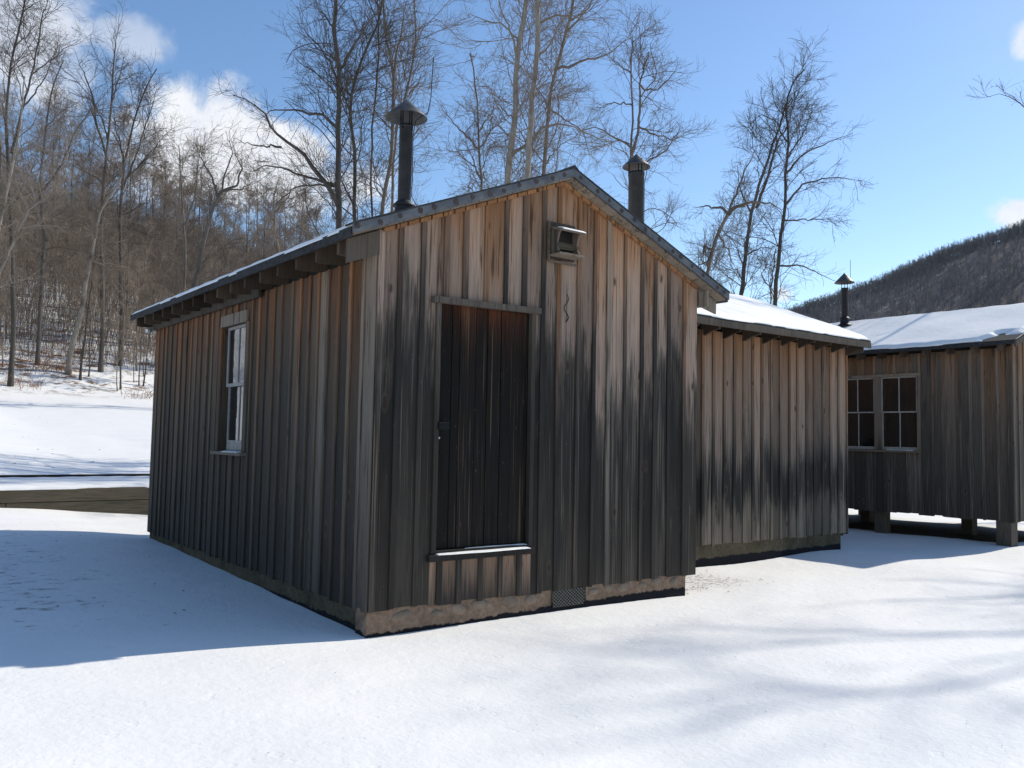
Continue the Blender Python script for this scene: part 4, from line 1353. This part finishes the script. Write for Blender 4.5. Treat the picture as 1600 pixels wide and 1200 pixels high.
T("dead_sapling", "thin dead upright sapling close beside the tree over the middle shed's roof end",
  [([(1204, 475), (1205, 430), (1209, 392)], 3.5, 1.5)], [], 31.5, m_barkd, m_twigd, 114, dens=.04, size=.25)
# left woodland edge individuals
T("birch_tree", "white barked birch leaning right at the left edge, highest of the two birches",
  [([(-30, 520), (-14, 430), (0, 353), (11, 304), (22, 256), (32, 208), (36, 170), (40, 120)], 6, 2)], [([(22, 256), (45, 230), (70, 215)], 2, .8), ([(8, 320), (40, 300), (65, 290)], 2, .8)], 42, m_barkp, m_twigm, 120, dens=.8, size=.7)
T("birch_tree", "thin white birch slanting up to the right at the left edge, lower than its neighbour",
  [([(-40, 520), (-20, 470), (0, 416), (26, 356), (52, 308), (95, 262), (110, 240)], 4.5, 1.5)], [([(26, 356), (60, 350), (100, 352)], 1.8, .8), ([(45, 320), (80, 300), (120, 300)], 1.8, .8)], 40, m_barkp, m_twigm, 121, dens=.6, size=.7)
T("bare_tree", "pale trunked leaning tree standing at the snowy wood edge left of the nearest shed",
  [([(108, 560), (117, 525), (130, 477), (141, 412), (152, 360), (162, 325), (190, 286), (200, 250)], 8, 2)], [([(152, 360), (175, 340), (215, 345)], 2.2, .9), ([(141, 412), (170, 420), (205, 400)], 2.2, .9), ([(150, 365), (120, 330), (100, 325)], 2.2, .9)],
  50, m_barkp, m_twigm, 122, dens=.8, size=.65)
T("bare_tree", "dark tree with upswept twin leaders against blue sky, left of the big cloud",
  [([(160, 520), (158, 340), (165, 260), (172, 190), (178, 110), (183, 68)], 6.5, 1.8), ([(168, 250), (150, 190), (146, 150), (130, 110)], 4, 1.2)],
  [([(170, 215), (155, 170), (140, 155)], 2.5, 1), ([(174, 170), (190, 130), (200, 95)], 2.5, 1)], 52, m_barkd, m_twigd, 123, dens=1.1, size=.72)
T("bare_tree", "dark fan shaped tree touching the left end of the big cloud",
  [([(190, 500), (187, 330), (193, 260), (208, 190), (228, 130), (243, 105)], 6, 1.6), ([(190, 300), (215, 240), (232, 190), (243, 160)], 3.5, 1.2)],
  [([(195, 250), (182, 200), (178, 160)], 2.4, 1), ([(205, 280), (240, 230), (270, 200)], 2.2, .9)], 54, m_barkd, m_twigd, 124, dens=1.1, size=.7)
T("bare_tree", "tall fine branched tree in the upper left corner in front of the pale cloud",
  [([(22, 500), (18, 330), (14, 200), (20, 110), (40, 20), (50, -40)], 7, 2), ([(18, 240), (38, 170), (60, 90), (75, 20)], 4.5, 1.5)],
  [([(16, 220), (0, 150), (-10, 90)], 3, 1.2), ([(40, 165), (70, 120), (95, 70)], 2.5, 1), ([(50, 120), (90, 90), (125, 60)], 2.2, .9)], 46, m_barkd, m_twigd, 125, dens=1.4, size=.8)
T("bare_tree", "tall dark tree behind the birches, third trunk from the left picture edge",
  [([(62, 500), (66, 380), (60, 280), (72, 190), (84, 130), (100, 95)], 6, 1.6), ([(66, 300), (95, 260), (120, 205), (145, 165)], 4, 1.4)], [([(72, 190), (90, 170), (120, 160)], 2.2, .9)], 50, m_barkd, m_twigm, 126, dens=1.1, size=.7)
T("bare_tree", "dark crooked tree with forked top rising from the woods over the shed's far eave",
  [([(300, 470), (312, 420), (322, 370), (340, 315), (350, 300)], 8.5, 5)],
  [([(348, 302), (372, 290), (378, 262), (365, 240), (358, 222)], 4, 1.2), ([(340, 315), (334, 280), (318, 248), (310, 235)], 4, 1.2), ([(350, 300), (380, 295), (400, 280)], 3, 1), ([(345, 305), (352, 270), (362, 240), (350, 200)], 3, 1)],
  44, m_barkd, m_twigd, 127, dens=.9, size=.62)
T("bare_tree", "bushy grey tree in the dip between wooded hill and nearest shed roof",
  [([(440, 410), (430, 360), (428, 310), (436, 280)], 5, 1.5)], [([(430, 350), (410, 320), (405, 290)], 3, 1), ([(429, 330), (455, 310), (462, 285)], 3, 1), ([(432, 370), (465, 360), (490, 350)], 2.5, 1)], 48, m_barkm, m_twigm, 128, dens=.9, size=.5)
T("bare_tree", "fine twiggy tree showing against the big cloud above the woods",
  [([(288, 460), (290, 380), (284, 320), (280, 250), (278, 225)], 5, 1.3), ([(290, 350), (305, 300), (308, 250), (310, 225)], 3, 1)], [([(286, 330), (262, 300), (252, 270)], 2, .8)], 60, m_barkm, m_twigm, 129, dens=.9, size=.5)

# shade casting trees to the right of the view
def free_tree(name, label, x, y, h, seed, mt, mtw, r0=.16, lean=(0, 0), dens=1.0, crown=1.0, group=None, build_only=False, fat=1.0, tmin=.3):
    r = np.random.default_rng(seed)
    n = 22
    t = np.linspace(0, 1, n)
    wob = np.cumsum(r.normal(0, .022 * h / n * 3, (n, 2)), axis=0)
    path = np.stack([wob[:, 0] + lean[0] * h * t, wob[:, 1] + lean[1] * h * t, h * t - .2], -1)
    path[:, :2] -= path[0, :2]
    rad = r0 * (1 - .88 * t ** .9)
    rad[0] *= 1.35
    sp, sr = path[None], rad[None]
    L1p, L1r = sprout(sp, sr, int(24 * dens), .16 * h * crown, .36 * h * crown, tmin, (28, 62), 11, .13, .08, r0 * .42, .012 * fat, r, taper=.5)
    L2p, L2r = sprout(L1p, L1r, int(150 * dens), .06 * h, .17 * h, .15, (25, 60), 8, .14, .05, r0 * .14, .006 * fat, r)
    L3p, L3r = sprout(L2p, L2r, int(900 * dens), .02 * h, .085 * h, .1, (20, 60), 5, .15, .03, .0075 * fat, .0042 * fat, r)
    L4p, L4r = sprout(L3p, L3r, int(1900 * dens), .01 * h, .04 * h, .1, (20, 55), 3, .15, .02, .0045 * fat, .003 * fat, r)
    tm = build_tubes("trunk", [(sp, sr, 8)], mt)
    cm = build_tubes("crown", [(L1p, L1r, 5), (L2p, L2r, 4), (L3p, L3r, 3), (L4p, L4r, 3)], mtw)
    if build_only: return tm, cm
    rt = root(name, label, "tree", (x, y, float(terrain(x, y))), group)
    link(bpy.data.objects.new("trunk", tm), rt)
    link(bpy.data.objects.new("crown", cm), rt)
    return rt


T("bare_tree", "bare tree just outside the right edge with twig tips entering near the top",
  [([(1750, 620), (1742, 400), (1728, 220), (1722, 60), (1705, -120)], 9, 3)],
  [([(1735, 300), (1680, 220), (1630, 150), (1598, 128), (1568, 132)], 4, 1), ([(1725, 200), (1680, 130), (1640, 60)], 3, 1)], 21, m_barkm, m_twigd, 301, dens=.55, size=.7)
free_tree("bare_tree", "bare tree beyond the right edge casting soft branch shadows on the foreground snow", 24.5, -5.6, 18.5, 302, m_barkm, m_twigd, r0=.17, lean=(.0, .04), dens=1.3, crown=1.05)

# ---- woods on the hillside: individuals copied from six grown trees
variants = []
for k in range(6):
    hgt = (15, 17, 13, 16, 18, 12)[k]
    variants.append(free_tree("", "", 0, 0, hgt, 400 + k, (m_barkm, m_barkd, m_barkm, m_barkp, m_barkd, m_barkm)[k], m_twigf,
                              r0=(.13, .15, .10, .11, .16, .09)[k], lean=((.02, 0), (-.03, 0), (.06, 0), (.05, 0), (0, 0), (-.05, 0))[k], dens=.62, crown=(.9, 1, .9, .8, 1, 1)[k], build_only=True, fat=2.6, tmin=(.3, .35, .2, .3, .35, .15)[k]))
GR = "bare trees crowding the wooded hillside"
rw = np.random.default_rng(77)
cnt = 0
tries = 0
while cnt < 285 and tries < 20000:
    tries += 1
    yy_ = 46 + 74 * rw.random() ** 1.25
    az = rw.uniform(.02, .60)
    d_ = yy_ + 6
    x_ = CAM[0] + d_ * math.tan(az)
    y_ = CAM[1] + d_ + .12 * x_
    s2_ = 1 - sst(-8, 72, np.array(x_ - .26 * y_))
    if rw.random() > float(s2_) * 1.15: continue
    k = int(rw.integers(0, 6))
    tm, cm = variants[k]
    zone = "at the snowy foot of the hillside woods" if yy_ < 58 else ("halfway up the brown hillside woods" if yy_ < 86 else "high on the hill behind the other woods")
    kind_ = ("bare grey brown tree", "stout dark barked bare tree", "leaning slender bare tree", "pale barked bare tree", "tall dark bare tree", "short bushy bare tree")[k]
    wl = kind_ + " " + zone
    rt = root("woodland_tree", wl, "tree", (x_, y_, float(terrain(x_, y_))), GR)
    s_ = rw.uniform(.8, 1.15) * float(np.interp(yy_, [46, 60, 85, 110], [.40, .46, .66, .80]))
    rt.scale = (s_ * rw.uniform(.9, 1.1), s_, s_)
    rt.rotation_euler = (rw.normal(0, .03), rw.normal(0, .04), rw.uniform(0, 6.28))
    link(bpy.data.objects.new("trunk", tm), rt)
    link(bpy.data.objects.new("crown", cm), rt)
    cnt += 1


def sliver_field(name, label, n, xy, hmin, hmax, wid, lean, mat, seed, curve=.3):
    """n thin upright stems as two-quad triangular tubes"""
    r = np.random.default_rng(seed)
    x_, y_ = xy(r, n)
    n = len(x_)
    z_ = terrain(x_, y_)
    h = r.uniform(hmin, hmax, n)
    d = r.normal(0, lean, (n, 2))
    P = 4
    t = np.linspace(0, 1, P)
    path = np.zeros((n, P, 3))
    b = r.normal(0, curve, (n, 2))
    for i in range(P):
        path[:, i, 0] = x_ + h * (d[:, 0] * t[i] + b[:, 0] * t[i] ** 2)
        path[:, i, 1] = y_ + h * (d[:, 1] * t[i] + b[:, 1] * t[i] ** 2)
        path[:, i, 2] = z_ - .03 + h * t[i] * (1 - .2 * t[i])
    rad = (wid * r.uniform(.6, 1.4, n))[:, None] * np.linspace(1, .35, P)[None]
    o = link(bpy.data.objects.new(name, build_tubes(name, [(path, rad, 3)], mat)))
    o["kind"] = "stuff"; o["label"] = label
    return o


def woods_xy(r, n):
    d_ = 51 + 68 * r.random(n) ** .8
    az = r.uniform(.0, .62, n)
    x_ = CAM[0] + d_ * np.tan(az)
    y_ = CAM[1] + d_ + 5 + .12 * x_
    keep = r.random(n) < (1 - sst(-8, 72, x_ - .26 * y_)) * 1.2
    return x_[keep], y_[keep]


sliver_field("brushwood", "thin saplings and brush filling the hillside woods", 36000, woods_xy, 1.2, 7.5, .015, .16, m_twigf, 5, .25)

m_leafb = speckle("beech_leaf", (.20, .095, .045), (.34, .17, .09), 6)
m_grassd = speckle("dry_grass", (.16, .12, .07), (.30, .23, .14), 20)


def bank_xy(r, n):
    # clumps along the bank
    cn = 60
    cx_ = r.uniform(-3, 26, cn); cyv = 44.5 + r.uniform(0, 9, cn) + .12 * cx_
    i = r.integers(0, cn, n)
    return cx_[i] + r.normal(0, .7, n), cyv[i] + r.normal(0, .4, n)


sliver_field("bank_brush", "reddish brown brush and leafy shoots along the snowy bank", 3000, bank_xy, .15, 1.1, .011, .35, m_leafb, 9, .4)


def tuft_xy(r, n):
    cs = np.array([(3.95, .45), (4.3, .3), (4.1, .75), (-.45, .35), (-.3, .6), (-.15, .28), (-2.3, 3.4), (-2.8, 4.2), (-1.9, 4.9), (-3.0, 2.6), (-1.5, 5.6), (2.2, -2.6), (1.4, -2.9), (2.7, -2.4), (3.2, -2.9), (-1.2, -1.8), (-.6, -2.5), (.6, -3.3),
                   (4.4, -1.2), (5.4, -.6), (-2.6, 8.3), (-1.0, 7.9), (.3, -4.0), (2.9, 12 + 10.0)])
    i = r.integers(0, len(cs), n)
    sp_ = np.where((i < 6), .16, .42)
    return cs[i, 0] + r.normal(0, 1, n) * sp_, cs[i, 1] + r.normal(0, 1, n) * sp_


gt = sliver_field("grass_tips", "dry grass tips poking through the snow", 260, tuft_xy, .02, .055, .0010, .5, m_grassd, 21, .5)
gt.name = "dry_grass"

# scattered dead leaves and twigs on snow
r = np.random.default_rng(33)
nl = 420
lx = np.concatenate([r.uniform(-4.5, -.2, 110), r.uniform(3.6, 5.0, 50), r.uniform(-6, 9, 160), r.uniform(-6, 6, 100)])
ly = np.concatenate([r.uniform(.8, 7.5, 110), r.uniform(-.1, .9, 50), r.uniform(-5, 0, 160), r.uniform(14, 34, 100)])
sz = np.concatenate([r.uniform(.008, .022, 110), r.uniform(.006, .02, 50), r.uniform(.003, .007, 160), r.uniform(.01, .05, 100)])
lz = terrain(lx, ly) + .006
an = r.uniform(0, 6.28, nl)
V = np.zeros((nl, 4, 3))
for k, (a, b, c) in enumerate(((1, .1, 0), (.1, .55, .35), (-1, 0, .1), (-.1, -.5, .3))):
    V[:, k, 0] = lx + sz * (a * np.cos(an) - b * np.sin(an))
    V[:, k, 1] = ly + sz * (a * np.sin(an) + b * np.cos(an))
    V[:, k, 2] = lz + sz * c
Q = np.arange(nl * 4).reshape(-1, 4)
lf = link(bpy.data.objects.new("dead_leaves", np_mesh("dead_leaves", V.reshape(-1, 3), Q, m_leafb, smooth=False)))
lf["kind"] = "stuff"; lf["label"] = "scattered dead leaves and bits of bark lying on the snow"

# ---- far wooded hill on the right, thousands of bare trees as one mass
r = np.random.default_rng(55)
n = 15000
s_ = r.uniform(-150, 260, n)
q_ = np.where(r.random(n) < .24, r.uniform(-35, 12, n), -300 * r.random(n) + 8)
fx = 432 + .78 * s_ + .626 * q_
fy = 287 - .626 * s_ + .78 * q_
fz = terrain(fx, fy)
ok = fz > 6
fx, fy, fz = fx[ok], fy[ok], fz[ok]
n = len(fx)
h = 4 + 5 * r.random(n) ** 1.3
tp = np.zeros((n, 3, 3)); tr = np.zeros((n, 3))
for i, t in enumerate((0, .55, 1)):
    tp[:, i] = np.stack([fx + r.normal(0, .5, n) * t, fy + r.normal(0, .5, n) * t, fz - .5 + h * t], -1)
    tr[:, i] = (.11, .08, .04)[i]
NB = 9
bi = np.repeat(np.arange(n), NB)
t0 = r.uniform(.15, .97, n * NB)
bp = np.zeros((n * NB, 2, 3)); br = np.zeros((n * NB, 2))
ang = r.uniform(0, 6.28, n * NB); bl = (1.25 - t0) * r.uniform(1.8, 4.2, n * NB)
base = tp[bi, 0] + (tp[bi, 2] - tp[bi, 0]) * t0[:, None]
for i, t in enumerate((0, 1)):
    bp[:, i] = base + np.stack([np.cos(ang) * bl * t * .75, np.sin(ang) * bl * t * .75, bl * (t * .75 + .2 * t * t)], -1) + r.normal(0, .12, (n * NB, 3)) * (t > 0)
    br[:, i] = (.075, .03)[i]
fw_o = link(bpy.data.objects.new("far_wood", build_tubes("far_wood", [(tp, tr, 3), (bp, br, 3)], m_twighazed)))
fw_o["kind"] = "stuff"; fw_o["label"] = "bare woods covering the distant hill on the right"
